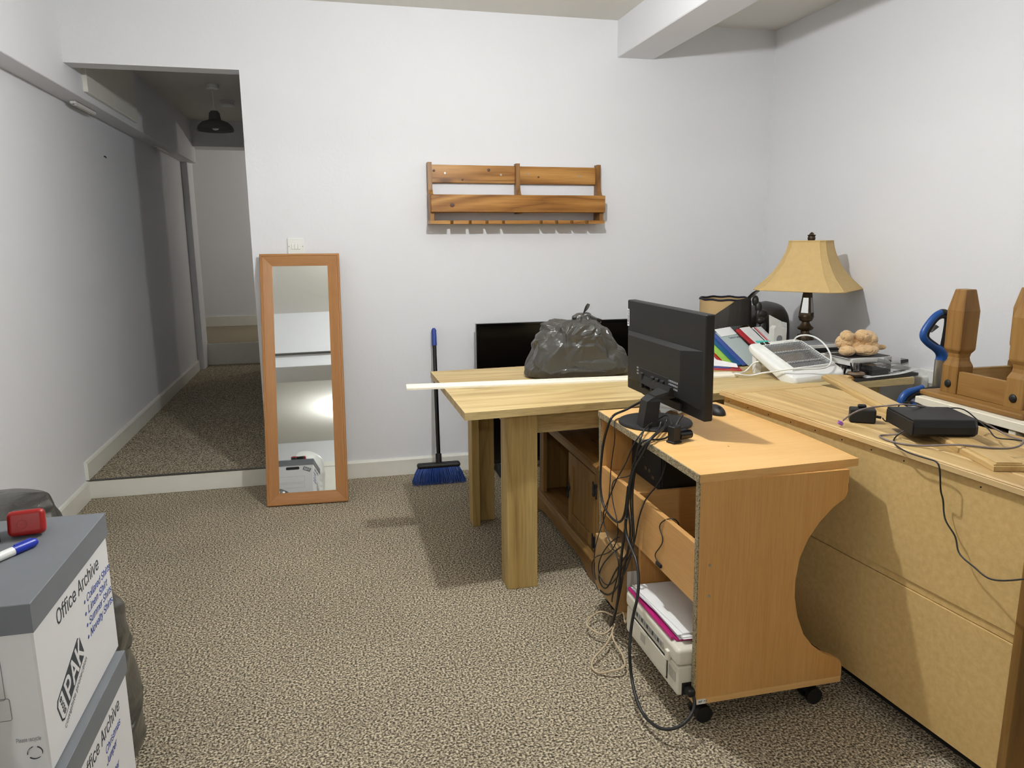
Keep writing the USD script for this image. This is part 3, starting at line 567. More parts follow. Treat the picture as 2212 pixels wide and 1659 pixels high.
st = part(t, 'sticker', prism(Polygon([(0.909, 0.076), (0.934, 0.076), (0.938, 0.0795), (0.938, 0.0865), (0.934, 0.090), (0.909, 0.090)]), 'y', 1.6542, 1.6552), 'paper', smooth=False)
part(t, 'print', text('WF 73', 0.006, (0.9135, 1.6541, 0.0803), (1, 0, 0), (0, 0, 1), 0.0002, bold=True), 'dark_gap', smooth=False, parent=st)
part(t, 'screw_hole', cyl((1.094, 1.874, 0.7353), (1.094, 1.874, 0.7340), 0.0022, 10), 'dark_gap')

# monitor seen from behind
RM = rot(rx=1.4, ry=0.39, rz=-87.67)
t = thing('monitor', 'black computer monitor on a round foot seen from behind on the beech desk', 'monitor', (1.038, 2.219, 0.953), RM)
W2, H2 = 0.27, 0.16
# local frame: x along the screen's width (towards the viewer), y towards the screen side's back = -y is the back (towards the room), z up
BK = -1   # rear faces -y in local coordinates
L = dict(local=True)
part(t, 'panel', bx(-W2, W2, 0.0, 0.030, -H2, H2, 0.003), 'black_plastic', **L)
part(t, 'screen', bx(-W2+0.006, W2-0.006, 0.029, 0.0312, -H2+0.018, H2-0.006, 0.0005), 'screen_black', **L)
part(t, 'rear_housing', hull([(-W2+0.003, 0.002, 0.052), (W2-0.003, 0.002, 0.052), (-W2+0.003, 0.002, -0.13), (W2-0.003, 0.002, -0.13), (-W2+0.045, -0.017, 0.040), (W2-0.115, -0.019, 0.040), (-W2+0.045, -0.019, -0.11), (W2-0.115, -0.021, -0.11)]), 'black_plastic', smooth=False, **L)
part(t, 'socket_recess', bx(-0.125, 0.09, -0.0215, -0.017, -0.100, -0.060, 0.001), 'dark_gap', **L)
for x in (-0.10, -0.02, 0.012, 0.05): part(t, 'plug', rbox(x-0.010, x+0.010, -0.030, -0.0185, -0.126, -0.072, 0.004), 'black_plastic', **L)
part(t, 'lower_cover', bx(-0.125, 0.14, -0.012, 0.001, -H2+0.004, -0.128, 0.003), 'black_plastic', **L)
part(t, 'label_plate', bx(-W2-0.0006, -W2+0.014, -0.0012, 0.0006, 0.067, 0.128, 0.0003), 'card_white', label='pale name plate', **L)
part(t, 'label_lettering', text('Lenovo', 0.0085, (-W2+0.0105, -0.0014, 0.072), (0, 0, 1), (-1, 0, 0), 0.0003, width=0.052, bold=True), 'dark_gap', smooth=False, **L)
for r in range(3):
    for k in range(6): part(t, 'rating_mark', bx(0.085+k*0.0105, 0.0925+k*0.0105, -0.0215, -0.0198, -0.069-r*0.011, -0.063-r*0.011, 0.0002), 'ink_grey', smooth=False, **L)
for r in range(3): part(t, 'rating_mark', bx(-0.150, -0.138, -0.0200, -0.0186, -0.066-r*0.010, -0.061-r*0.010, 0.0002), 'ink_grey', smooth=False, **L)
# stand (world coordinates)
part(t, 'stand_foot', lathe([(0, 0.7356), (0.118, 0.7356), (0.120, 0.739), (0.117, 0.744), (0.06, 0.748), (0, 0.749)], 48, (1.005, 2.185, 0)), 'black_plastic', smooth=40)
part(t, 'stand_post', loft([np.array([(0.925, 2.150, 0.746), (0.925, 2.102, 0.746), (0.972, 2.098, 0.746), (0.972, 2.150, 0.746)]), np.array([(0.942, 2.163, 0.825), (0.942, 2.112, 0.825), (0.985, 2.108, 0.825), (0.985, 2.163, 0.825)]), np.array([(0.962, 2.165, 0.838), (0.965, 2.114, 0.838), (1.035, 2.112, 0.845), (1.035, 2.167, 0.845)])]), 'black_plastic', smooth=False)
part(t, 'stand_neck', hull([(0.965, 2.115, 0.825), (0.965, 2.165, 0.825), (1.03, 2.10, 0.835), (1.03, 2.19, 0.835), (0.97, 2.115, 0.842), (0.97, 2.165, 0.842), (1.03, 2.10, 0.862), (1.03, 2.19, 0.862)]), 'black_plastic', smooth=False)
part(t, 'stand_bracket', hull([(1.005, 2.10, 0.842), (1.005, 2.33, 0.846), (1.03, 2.10, 0.838), (1.03, 2.33, 0.842), (1.012, 2.10, 0.868), (1.012, 2.33, 0.872), (1.03, 2.10, 0.868), (1.03, 2.33, 0.872)]), 'black_plastic', smooth=False)

# small things on the desk
t = thing('computer_mouse', 'black computer mouse at the far end of the beech desk', 'mouse', (1.262, 2.262, 0.7355))
part(t, 'shell', smooth_union([ball((1.262, 2.262, 0.738), (.030, .052, .028)).trim_by_plane((0, 0, 1), 0.7358)], 0.005, 3), 'black_plastic', smooth=60)
part(t, 'wheel', cyl((1.258, 2.232, 0.760), (1.264, 2.232, 0.760), 0.006, 14), 'dark_gap')
t = thing('webcam', 'small black clip on webcam standing on the near back edge of the desk', 'webcam', (0.975, 1.955, 0.7355), rot(rz=20))
part(t, 'clip', join(bx(-0.030, -0.006, -0.012, 0.016, 0.001, 0.050, 0.002), bx(-0.034, 0.0, -0.016, 0.018, 0.0, 0.006, 0.002)), 'black_plastic', local=True)
part(t, 'clip_arm', bx(-0.006, -0.001, -0.011, 0.012, 0.004, 0.052, 0.0015), 'black_plastic', local=True)
part(t, 'camera_body', tube([(0.0, 0.0, 0.018), (0.046, -0.002, 0.018)], 0.0135, 20, smooth=False), 'black_gloss', local=True, smooth=40)
part(t, 'camera_top', bx(0.002, 0.044, -0.004, 0.018, 0.012, 0.032, 0.003), 'black_plastic', local=True)
t = thing('scrap_paper', 'crumpled white paper sheet lying on the desk under the monitor', 'paper', (1.12, 2.35, 0.736))
P = [[(1.07+0.10*u+0.02*v, 2.27+0.15*v, 0.7375+0.016*abs(math.sin(5*u+3*v))+0.01*v) for v in np.linspace(0, 1, 14)] for u in np.linspace(0, 1, 14)]
part(t, 'sheet', sheet(P, 0.0008), 'paper_shade', smooth=50)
solo('white_tube', tube([(1.075, 2.33, 0.757), (1.125, 2.262, 0.753)], 0.0075, 14, smooth=False), 'white_matt', 'thin white plastic tube lying on the crumpled paper under the monitor', 'tube')

# PC, printer, papers, carton in the desk
t = thing('desktop_computer', 'black desktop computer on the inner shelf of the beech desk', 'computer', (1.12, 2.24, 0.516))
part(t, 'case', bx(1.005, 1.18, 2.118, 2.372, 0.5165, 0.700, 0.003), 'black_plastic')
part(t, 'rear_plate', bx(1.002, 1.006, 2.125, 2.365, 0.522, 0.694, 0.001), 'dark_gap')
for k, (y, z) in enumerate(((2.30, 0.60), (2.27, 0.60), (2.24, 0.565), (2.21, 0.565), (2.18, 0.55))): part(t, 'port', bx(0.9995, 1.0025, y-0.009, y+0.009, z-0.006, z+0.006, 0.001), 'dark_steel')
t = thing('fabric_pouch', 'dark mottled pouch lying on the middle shelf of the desk', 'pouch', (1.04, 1.80, 0.391))
part(t, 'pouch', smooth_union([ball((1.02, 1.78, 0.41), (.08, .075, .035)).trim_by_plane((0, 0, 1), 0.3915), ball((1.06, 1.90, 0.405), (.07, .09, .03)).trim_by_plane((0, 0, 1), 0.3915)], 0.012, 5), 'fabric_dark', smooth=60)
# printer: x front 0.86, y 1.675..2.045, z 0.094..0.235
t = thing('printer', 'old cream printer on the bottom shelf of the desk', 'printer', (1.02, 1.86, 0.0935))
part(t, 'body', rbox(0.862, 1.20, 1.678, 2.045, 0.0942, 0.180, 0.006), 'cream_plastic', smooth=40)
part(t, 'lid', rbox(0.858, 1.20, 1.676, 2.047, 0.1815, 0.232, 0.012), 'cream_plastic', smooth=40)
part(t, 'front_flap', bx(0.857, 0.863, 1.745, 1.995, 0.112, 0.168, 0.0015), 'cream_plastic'); part(t, 'flap_gap', bx(0.8605, 0.8625, 1.741, 1.999, 0.1085, 0.1715, 0.0003), 'dark_gap')
part(t, 'flap_handle', bx(0.8562, 0.8575, 1.885, 1.920, 0.130, 0.158, 0.0003), 'cream_shadow')
part(t, 'panel_strip', bx(0.8568, 0.8585, 1.765, 1.985, 0.187, 0.207, 0.0003), 'cream_shadow')
for k in range(11): part(t, 'panel_icon', bx(0.8563, 0.8575, 1.773+k*0.019, 1.785+k*0.019, 0.191, 0.203, 0.0002), 'ink_dark' if k % 2 else 'ink_grey')
part(t, 'latch', rbox(0.850, 0.862, 1.722, 1.740, 0.176, 0.205, 0.003), 'cream_plastic'); part(t, 'rating_label', bx(0.8612, 0.863, 1.690, 1.735, 0.128, 0.160, 0.0003), 'cream_shadow')
part(t, 'power_inlet', bx(0.875, 0.93, 1.6765, 1.6785, 0.096, 0.132, 0.0005), 'dark_gap')
part(t, 'power_plug', rbox(0.880, 0.902, 1.646, 1.676, 0.104, 0.126, 0.006), 'black_plastic')
t = thing('plastic_wallet', 'magenta plastic wallet full of papers on top of the printer', 'folder', (1.0, 1.88, 0.2325))
part(t, 'cover', quad_sheet((0.875, 1.72, 0.2355), (1.15, 1.70, 0.2355), (1.16, 2.03, 0.2355), (0.872, 2.04, 0.2355), 0.004), 'pink', smooth=False)
part(t, 'spine', tube([(0.868, 1.73, 0.2385), (0.866, 2.038, 0.2385)], 0.0055, 10, smooth=False), 'pink')
for k in range(7):
    o = [random.uniform(-0.012, 0.012) for _ in range(4)]
    p_ = quad_sheet((0.885+o[0], 1.715+o[1], 0.2395+0.0023*k), (1.14, 1.705+o[1], 0.2395+0.0023*k), (1.14, 2.01+o[3], 0.2395+0.0023*k), (0.880+o[2], 2.02+o[3], 0.2395+0.0023*k), 0.0012)
    solo('paper_sheet', p_, 'paper' if k != 6 else 'paper', 'white paper sheet in the loose pile on the magenta wallet', 'paper', group='papers on the printer', smooth=False)
t = thing('cardboard_box', 'brown cardboard carton with a white label on the bottom shelf of the desk', 'box', (1.0, 2.24, 0.0935))
part(t, 'carton', bx(0.872, 1.14, 2.150, 2.372, 0.0938, 0.292, 0.002), 'card_brown')
part(t, 'flap', quad_sheet((0.880, 2.150, 0.292), (1.13, 2.150, 0.292), (1.13, 2.215, 0.315), (0.880, 2.215, 0.315), 0.003), 'card_brown', smooth=False)
lb = part(t, 'label', bx(0.905, 1.03, 2.1488, 2.1503, 0.135, 0.240, 0.0002), 'paper')
for k in range(7): part(t, 'barcode_bar', bx(0.992+k*0.0035, 0.9938+k*0.0035+0.0006*(k % 2), 2.1484, 2.149, 0.150, 0.172, 0.0001), 'ink_dark', parent=lb)

# cables of the desk (measured runs)
CABLES = {
 'C1': (0.0042, [(1.01, 2.258, 0.8), (0.987, 2.266, 0.79), (0.947, 2.305, 0.755), (0.868, 2.225, 0.752), (0.862, 2.246, 0.712), (0.862, 2.282, 0.646), (0.862, 2.301, 0.559), (0.862, 2.302, 0.492), (0.862, 2.277, 0.442), (0.862, 2.214, 0.42), (0.862, 2.135, 0.425), (0.862, 2.092, 0.456), (0.862, 2.072, 0.5), (0.862, 2.057, 0.573)], 'thick black cable looping from the monitor stand down the left of the desk back'),
 'C2': (0.0016, [(1.006, 2.275, 0.7385), (0.952, 2.275, 0.7385), (0.914, 2.263, 0.7385), (0.876, 2.221, 0.737), (0.87, 2.199, 0.707), (0.87, 2.205, 0.659), (0.87, 2.223, 0.598), (0.87, 2.232, 0.531), (0.87, 2.242, 0.47), (0.87, 2.269, 0.402), (0.864, 2.324, 0.296), (0.862, 2.353, 0.196), (0.862, 2.331, 0.131)], 'thin black wire hanging nearest the far end of the desk back'),
 'C3': (0.0022, [(1.022, 2.166, 0.76), (0.968, 2.124, 0.755), (0.906, 2.052, 0.75), (0.872, 2.036, 0.72), (0.864, 2.085, 0.64), (0.864, 2.148, 0.574), (0.864, 2.175, 0.542), (0.864, 2.214, 0.489), (0.864, 2.255, 0.433), (0.864, 2.275, 0.384), (0.864, 2.188, 0.319), (0.864, 2.128, 0.287), (0.864, 2.148, 0.204), (0.864, 2.177, 0.123)], 'black cable crossing the desk back board diagonally'),
 'C5': (0.0042, [(1.002, 2.096, 0.77), (0.949, 2.021, 0.755), (0.877, 1.945, 0.746), (0.870, 1.971, 0.702), (0.858, 1.995, 0.656), (0.858, 2.027, 0.598), (0.858, 2.045, 0.532), (0.858, 2.059, 0.451), (0.858, 2.081, 0.364), (0.858, 2.096, 0.278), (0.858, 2.107, 0.192), (0.858, 2.127, 0.116), (0.858, 2.182, 0.012)], 'thickest black cable in the middle of the hanging bundle'),
 'C6': (0.0034, [(0.976, 2.08, 0.765), (0.921, 2.002, 0.75), (0.876, 1.960, 0.738), (0.868, 2.016, 0.672), (0.868, 2.055, 0.603), (0.868, 2.072, 0.507), (0.868, 2.049, 0.446), (0.868, 2.056, 0.374), (0.868, 2.089, 0.28), (0.868, 2.127, 0.165), (0.868, 2.171, 0.068), (0.868, 2.20, 0.02)], 'black cable of the hanging bundle ending on the carpet'),
 'C7': (0.0026, [(0.952, 1.950, 0.79), (0.981, 2.028, 0.79), (0.987, 2.096, 0.78), (0.95, 2.1, 0.755), (0.876, 2.0, 0.745), (0.872, 2.029, 0.671), (0.872, 2.049, 0.59), (0.872, 2.059, 0.511), (0.872, 2.039, 0.427), (0.872, 2.086, 0.329), (0.866, 2.17, 0.227), (0.862, 2.243, 0.141), (0.862, 2.299, 0.149), (0.864, 2.223, 0.261), (0.872, 2.115, 0.349)], 'black cable of the webcam falling over the desk edge'),
 'C8': (0.0022, [(0.96, 2.002, 0.690), (0.945, 1.977, 0.651), (0.92, 1.972, 0.6), (0.898, 1.993, 0.556), (0.88, 1.991, 0.52), (0.88, 2.019, 0.457), (0.88, 2.047, 0.376), (0.876, 2.13, 0.26), (0.862, 2.221, 0.164), (0.860, 2.298, 0.175), (0.862, 2.27, 0.257), (0.876, 2.156, 0.363)], 'thin black cable coming out over the desk back board'),
 'C9': (0.0046, [(0.85, 2.041, 0.474), (0.85, 2.022, 0.413), (0.845, 1.95, 0.384), (0.84, 1.911, 0.35), (0.825, 1.879, 0.293), (0.81, 1.871, 0.24), (0.8, 1.864, 0.186), (0.79, 1.844, 0.139), (0.79, 1.826, 0.075), (0.781, 1.775, 0.05), (0.78, 1.728, 0.03), (0.784, 1.675, 0.03), (0.802, 1.626, 0.04), (0.833, 1.607, 0.055), (0.86, 1.609, 0.07), (0.886, 1.625, 0.09), (0.891, 1.640, 0.112)], 'thick black power cable looping over the carpet into the printer'),
 'C10': (0.0030, [(1.02, 2.02, 0.80), (0.99, 2.01, 0.765), (0.95, 1.985, 0.7415), (0.905, 1.975, 0.7415), (0.874, 1.985, 0.735), (0.866, 2.010, 0.66), (0.866, 2.030, 0.56), (0.866, 2.020, 0.47), (0.866, 2.012, 0.42), (0.866, 2.045, 0.33), (0.866, 2.12, 0.22), (0.866, 2.20, 0.14), (0.864, 2.29, 0.11)], 'black cable of the hanging bundle nearest the viewer'),
 'C11': (0.0018, [(0.93, 2.20, 0.56), (0.905, 2.22, 0.545), (0.884, 2.235, 0.53), (0.872, 2.21, 0.47), (0.868, 2.15, 0.40), (0.868, 2.20, 0.30), (0.862, 2.33, 0.22), (0.86, 2.37, 0.17), (0.86, 2.30, 0.105)], 'thin black wire bent over the far part of the desk back board'),
}
for k, (r, pts, lab) in CABLES.items(): solo('cable', tube(pts, r, 8, per=7), 'black_cable', lab, 'cable', smooth=60)
t = thing('cable', 'short black lead with a flat plug hanging on the desk back board', 'cable', (0.893, 1.88, 0.45))
part(t, 'wire', tube([(0.935, 1.85, 0.515), (0.912, 1.842, 0.542), (0.897, 1.858, 0.535), (0.8925, 1.888, 0.499), (0.8925, 1.865, 0.476), (0.8925, 1.893, 0.429), (0.8925, 1.912, 0.403), (0.8925, 1.897, 0.391)], 0.0016, 8), 'black_cable', smooth=60)
part(t, 'plug', bx(0.887, 0.8955, 1.868, 1.899, 0.380, 0.392, 0.002), 'black_plastic')
solo('cable', tube([(0.88, 2.06, 0.15), (0.872, 2.08, 0.10), (0.89, 2.14, 0.098), (0.889, 2.213, 0.05), (0.866, 2.278, 0.035), (0.817, 2.256, 0.03), (0.789, 2.214, 0.03), (0.795, 2.174, 0.03), (0.827, 2.136, 0.035), (0.868, 2.160, 0.05), (0.844, 2.122, 0.04), (0.795, 2.064, 0.03), (0.752, 2.027, 0.025), (0.73, 2.0, 0.012), (0.74, 1.969, 0.006), (0.777, 1.946, 0.02), (0.812, 1.945, 0.025), (0.83, 1.972, 0.025), (0.841, 2.05, 0.025), (0.84, 2.102, 0.035), (0.862, 2.145, 0.05)], 0.0032, 8), 'beige_cable', 'beige telephone cord looped on the carpet beside the desk', 'cable', smooth=60)

# ------------------------------------------------------------------ pine cabinet under the table
t = thing('pine_cabinet', 'waxed pine television cabinet with a door and an open bay under the table', 'cabinet', (1.15, 2.98, 0))
CX = 0.955
pl = Polygon([(2.552, 0.001), (2.60, 0.001), (2.64, 0.012), (2.69, 0.03), (2.74, 0.036), (3.24, 0.036), (3.30, 0.03), (3.36, 0.012), (3.39, 0.001), (3.42, 0.001), (3.42, 0.086), (2.552, 0.086)])
part(t, 'plinth', prism(pl, 'x', 0.936, 0.954), 'waxed_y', smooth=False)
part(t, 'plinth_moulding', prism([(0.932, 0.086), (0.955, 0.086), (0.955, 0.104), (0.948, 0.104), (0.944, 0.096), (0.934, 0.092)], 'y', 2.55, 3.422), 'waxed_y', smooth=False)
part(t, 'plinth_side', bx(0.955, 1.34, 2.552, 2.57, 0.001, 0.104), 'waxed_y')
part(t, 'base_board', bx(0.956, 1.34, 2.571, 3.41, 0.088, 0.106), 'waxed_y')
part(t, 'side_panel', bx(0.976, 1.34, 2.572, 2.59, 0.107, 0.452), 'waxed_z'); part(t, 'side_panel', bx(0.976, 1.34, 3.392, 3.41, 0.107, 0.452), 'waxed_z')
part(t, 'stile', bx(CX, 0.975, 3.345, 3.41, 0.107, 0.452), 'waxed_z'); part(t, 'stile', bx(CX, 0.975, 2.572, 2.606, 0.107, 0.452), 'waxed_z')
part(t, 'partition', bx(0.976, 1.33, 2.935, 2.953, 0.107, 0.452), 'waxed_z'); part(t, 'back_panel', bx(1.34, 1.35, 2.572, 3.41, 0.05, 0.452), 'waxed_y')
part(t, 'top_rail', bx(CX, 0.975, 2.607, 3.344, 0.430, 0.452), 'waxed_y')
part(t, 'cabinet_top', prism([(0.940, 0.462), (0.948, 0.462), (0.952, 0.453), (1.355, 0.453), (1.355, 0.482), (0.946, 0.482), (0.938, 0.474)], 'y', 2.553, 3.43), 'waxed_y', smooth=False)
d0, d1, z0, z1 = 2.610, 2.944, 0.112, 0.427
dr = part(t, 'door', join(bx(CX-0.001, 0.974, d0, d0+0.052, z0, z1), bx(CX-0.001, 0.974, d1-0.052, d1, z0, z1), bx(CX-0.001, 0.974, d0+0.052, d1-0.052, z1-0.05, z1), bx(CX-0.001, 0.974, d0+0.052, d1-0.052, z0, z0+0.05)), 'waxed_z')
part(t, 'door_panel', bx(CX+0.006, 0.970, d0+0.05, d1-0.05, z0+0.048, z1-0.048), 'waxed_z', parent=dr)
hp = part(t, 'handle', hull([(0.951, 2.917, 0.285), (0.951, 2.937, 0.285), (0.951, 2.927, 0.30), (0.951, 2.915, 0.262), (0.951, 2.939, 0.262), (0.951, 2.927, 0.245), (0.955, 2.927, 0.27), (0.955, 2.917, 0.27), (0.955, 2.937, 0.27)]), 'black_plastic', parent=dr)
part(t, 'handle_ring', tube([(0.946, 2.927+0.012*math.sin(a), 0.245+0.02*math.cos(a)) for a in np.linspace(0, 2*np.pi, 17)], 0.0026, 8, smooth=False), 'black_plastic', parent=dr)
for z in (0.365, 0.150):
    hg = []
    for s in (-1, 1): hg += [ball((0.9525, 2.608+s*0.014, z), (.003, .012, .022)), ball((0.9525, 2.608+s*0.018, z+0.022), (.003, .006, .010)), ball((0.9525, 2.608+s*0.018, z-0.022), (.003, .006, .010))]
    part(t, 'hinge', join(tm(m3.Manifold.batch_boolean(hg, m3.OpType.Add)), cyl((0.950, 2.608, z-0.024), (0.950, 2.608, z+0.024), 0.004, 10)), 'black_plastic')

# ------------------------------------------------------------------ sideboard with its fibreboard back towards the room
SR = rot(rz=-85.0)                # local x runs along the sideboard towards the viewer, local y towards the right wall
SO = np.array([1.3735, 2.400, 0.0]); SL, SD, SZ = 1.163, 0.385, 0.783
t = thing('sideboard', 'long pine sideboard turned with its bare fibreboard back to the room', 'sideboard', SO, SR)
part(t, 'back_panel', bx(0.0, SL, 0.0, 0.006, 0.432, 0.762, 0.0008), 'mdf', local=True, label='upper bare fibreboard back panel'); part(t, 'back_panel', bx(0.0, SL, 0.0, 0.006, 0.062, 0.408, 0.0008), 'mdf', local=True, label='lower bare fibreboard back panel')
part(t, 'back_rail', bx(0.0, SL, 0.0045, 0.02, 0.408, 0.432, 0.002), 'mdf', local=True)
part(t, 'side_panel', bx(0.0, 0.02, 0.0205, SD, 0.03, 0.762), 'pine_z', local=True); part(t, 'side_panel', bx(SL+0.0005, SL+0.022, -0.004, SD, 0.0, 0.762), 'waxed_z', local=True)
part(t, 'front_panel', bx(0.021, SL, SD-0.02, SD, 0.062, 0.762), 'pine_x', local=True)
part(t, 'base_board', bx(0.021, SL, 0.02, SD-0.021, 0.062, 0.080), 'pine_x', local=True)
part(t, 'skid', bx(0.02, SL, 0.06, 0.08, 0.001, 0.0615), 'dark_gap', local=True)
# top: breadboard end and long planks with bead joints
yb = [-0.008, 0.066, 0.180, 0.290, SD+0.010]
part(t, 'top_board', bx(-0.012, 0.062, yb[0], yb[-1], 0.763, SZ, 0.003), 'pine_y', local=True, label='cross board at the end of the top')
for a, b in zip(yb[:-1], yb[1:]): part(t, 'top_board', bx(0.063, SL+0.02, a+0.0008, b-0.0008, 0.763, SZ, 0.0034), 'pine_x', local=True)
part(t, 'top_lip', bx(-0.012, SL+0.02, -0.014, -0.0105, 0.764, 0.779, 0.0012), 'skin_pine', local=True)
for k in range(11): part(t, 'nail', cyl((0.03+k*0.112, -0.0008, 0.748), (0.03+k*0.112, 0.001, 0.748), 0.0022, 8), 'dark_gap', local=True)

# loose moulded board across the sideboard
PA, PB = np.array([1.497, 1.368, 0]), np.array([1.846, 2.500, 0]); pd = (PB-PA)/np.linalg.norm(PB-PA); PL = np.linalg.norm(PB-PA)
t = thing('loose_board', 'loose pine board with moulded edges lying askew on the sideboard top', 'board', (*PA[:2], SZ+0.0006), np.stack([pd, np.cross([0, 0, 1], pd), [0, 0, 1]], 1))
PWd = 0.080
outl = Polygon([(0.0, 0.0), (PL-0.006, 0.0), (PL, -0.008), (PL+0.002, -0.040), (PL-0.004, -0.080), (PL-0.012, -0.100), (PL-0.030, -0.112), (PL-0.052, -0.106), (PL-0.062, -0.094), (PL-0.085, -0.082), (PL-0.14, -PWd), (0.0, -PWd)])
part(t, 'board', join(prism(outl, 'z', 0.0, 0.0115), prism(outl.buffer(-0.0065, join_style='mitre'), 'z', 0.0114, 0.0155), prism(outl.buffer(-0.0105, join_style='mitre'), 'z', 0.0154, 0.019)), 'pine_x', local=True, smooth=False)
part(t, 'moulding', join(tube([(0.008, -0.0065, 0.0112), (PL-0.012, -0.0065, 0.0112)], 0.0036, 8, smooth=False), tube([(0.008, -PWd+0.0065, 0.0112), (PL-0.15, -PWd+0.0065, 0.0112)], 0.0036, 8, smooth=False)), 'pine_x', local=True)
part(t, 'end_scroll', tube([(PL-0.030, -0.102, 0.009), (PL-0.055, -0.098, 0.009)], 0.0085, 12, smooth=False), 'stained_x', local=True)

# router, its power adapter and leads
t = thing('router', 'flat black broadband router lying on the loose board', 'router', (1.597, 1.672, 0.8035), rot(rz=-17.0))
rp = Polygon([(-0.085, -0.086), (0.074, -0.086), (0.084, -0.078), (0.087, -0.066), (0.087, 0.086), (-0.085, 0.086)])
part(t, 'case', loft([np.array([(x*sx, y*sy + oy, z) for x, y in list(rp.exterior.coords)[:-1]]) for sx, sy, oy, z in ((0.97, 0.95, 0.002, 0.0), (1, 1, 0, 0.008), (1, 1, 0, 0.026), (0.99, 0.93, 0.004, 0.043), (0.97, 0.90, 0.005, 0.045))]), 'black_plastic', local=True, smooth=False)
part(t, 'end_cap', bx(-0.0885, -0.0845, -0.082, 0.080, 0.003, 0.040, 0.001), 'black_plastic', local=True)
part(t, 'logo', join(*[bx(-0.06+0.008*k, -0.054+0.008*k, 0.040+0.012*(k % 2), 0.048+0.012*(k % 2), 0.0449, 0.0453, 0.0001) for k in range(3)]), 'ink_dark', local=True, smooth=False)
t = thing('power_adapter', 'black plug in power adapter lying on the sideboard top', 'power adapter', (1.527, 1.861, SZ+0.0005), rot(rz=-33))
part(t, 'body', rbox(-0.036, 0.036, -0.020, 0.024, 0.0, 0.042, 0.005), 'black_plastic', local=True, smooth=40); part(t, 'plug_pin', rbox(-0.014, 0.010, 0.0, 0.016, 0.0425, 0.052, 0.004), 'black_plastic', local=True, smooth=40)
part(t, 'strain_relief', cyl((0.036, 0.004, 0.018), (0.052, 0.004, 0.016), 0.004, 10), 'black_plastic', local=True)
solo('cable', tube([(1.573, 1.831, 0.8), (1.603, 1.829, 0.789), (1.617, 1.825, 0.812), (1.6, 1.795, 0.848), (1.641, 1.788, 0.853), (1.635, 1.72, 0.847), (1.704, 1.71, 0.849), (1.724, 1.69, 0.846), (1.744, 1.664, 0.822), (1.734, 1.615, 0.808), (1.688, 1.54, 0.806), (1.705, 1.524, 0.806), (1.724, 1.499, 0.806), (1.758, 1.387, 0.789)], 0.0018, 8), 'black_cable', 'thin black lead draped over the router from the power adapter', 'cable', smooth=60)
t = thing('cable', 'grey lead with a purple plug reaching over the power adapter', 'cable', (1.436, 1.825, 0.803))
part(t, 'wire', tube([(1.432, 1.823, 0.803), (1.444, 1.819, 0.815), (1.465, 1.8, 0.836), (1.511, 1.791, 0.846), (1.538, 1.77, 0.853), (1.541, 1.724, 0.866), (1.602, 1.736, 0.856), (1.663, 1.734, 0.847)], 0.0024, 8), 'grey_cable', smooth=60)
part(t, 'plug', xf(bx(-0.007, 0.007, -0.005, 0.005, -0.0045, 0.0045, 0.001), rot(rz=-20, ry=30), (1.426, 1.826, 0.794)), 'purple'); part(t, 'plug_clip', xf(bx(-0.010, 0.004, -0.003, 0.003, 0.004, 0.006, 0.0005), rot(rz=-20, ry=20), (1.427, 1.826, 0.794)), 'purple')
solo('cable', tube([(1.509, 1.665, 0.812), (1.495, 1.688, 0.791), (1.466, 1.706, 0.786), (1.45, 1.686, 0.786), (1.453, 1.626, 0.786), (1.494, 1.574, 0.79), (1.543, 1.514, 0.805), (1.601, 1.466, 0.805), (1.661, 1.46, 0.806), (1.729, 1.504, 0.806), (1.788, 1.602, 0.79), (1.768, 1.661, 0.812), (1.716, 1.651, 0.82)], 0.0026, 8), 'grey_cable', 'grey lead looping over the sideboard in front of the router', 'cable', smooth=60)
solo('cable', tube([(1.504, 1.665, 0.807), (1.474, 1.664, 0.787), (1.426, 1.592, 0.786), (1.414, 1.538, 0.786), (1.421, 1.48, 0.786), (1.418, 1.451, 0.784), (1.421, 1.444, 0.759), (1.426, 1.441, 0.715), (1.441, 1.446, 0.687), (1.436, 1.428, 0.645), (1.44, 1.398, 0.613), (1.437, 1.381, 0.582), (1.427, 1.323, 0.569), (1.421, 1.273, 0.564), (1.441, 1.206, 0.593), (1.455, 1.123, 0.636)], 0.0020, 8), 'black_cable', 'thin black lead hanging down the fibreboard back of the sideboard', 'cable', smooth=60)

# ------------------------------------------------------------------ halogen heater lying on the table
HA = np.array([[0.9958, -0.0894, -0.021], [0.0783, 0.9458, -0.3153], [0.0481, 0.3123, 0.9488]]); HC = np.array([1.96, 2.835, 0.815])
t = thing('heater', 'white halogen heater tilted back on the table with its lead wound over it', 'heater', HC, HA)
w, l = 0.1325, 0.165
hp_ = [(0.165, -0.004), (0.172, -0.012), (0.172, -0.022), (0.163, -0.031), (0.14, -0.034), (-0.06, -0.050), (-0.13, -0.058), (-0.150, -0.056), (-0.166, -0.045), (-0.174, -0.030), (-0.173, -0.016), (-0.165, -0.005), (-0.150, 0.001), (0.15, 0.001)]
hp_ = np.array(shapely.Polygon(hp_).buffer(-0.004).buffer(0.004).simplify(0.0003).exterior.coords)[:-1]; hc_ = hp_.mean(0)
rings = [np.array([(x, *(hc_+(p-hc_)*e)) for p in hp_]) for x, e in ((-w-0.010, 0.42), (-w-0.0085, 0.66), (-w-0.005, 0.82), (-w+0.001, 0.92), (-w+0.009, 0.975), (-w+0.02, 1.0), (w-0.02, 1.0), (w-0.009, 0.975), (w-0.001, 0.92), (w+0.005, 0.82), (w+0.0085, 0.66), (w+0.010, 0.42))]
part(t, 'housing', loft(rings), 'white_plastic', local=True, smooth=45)
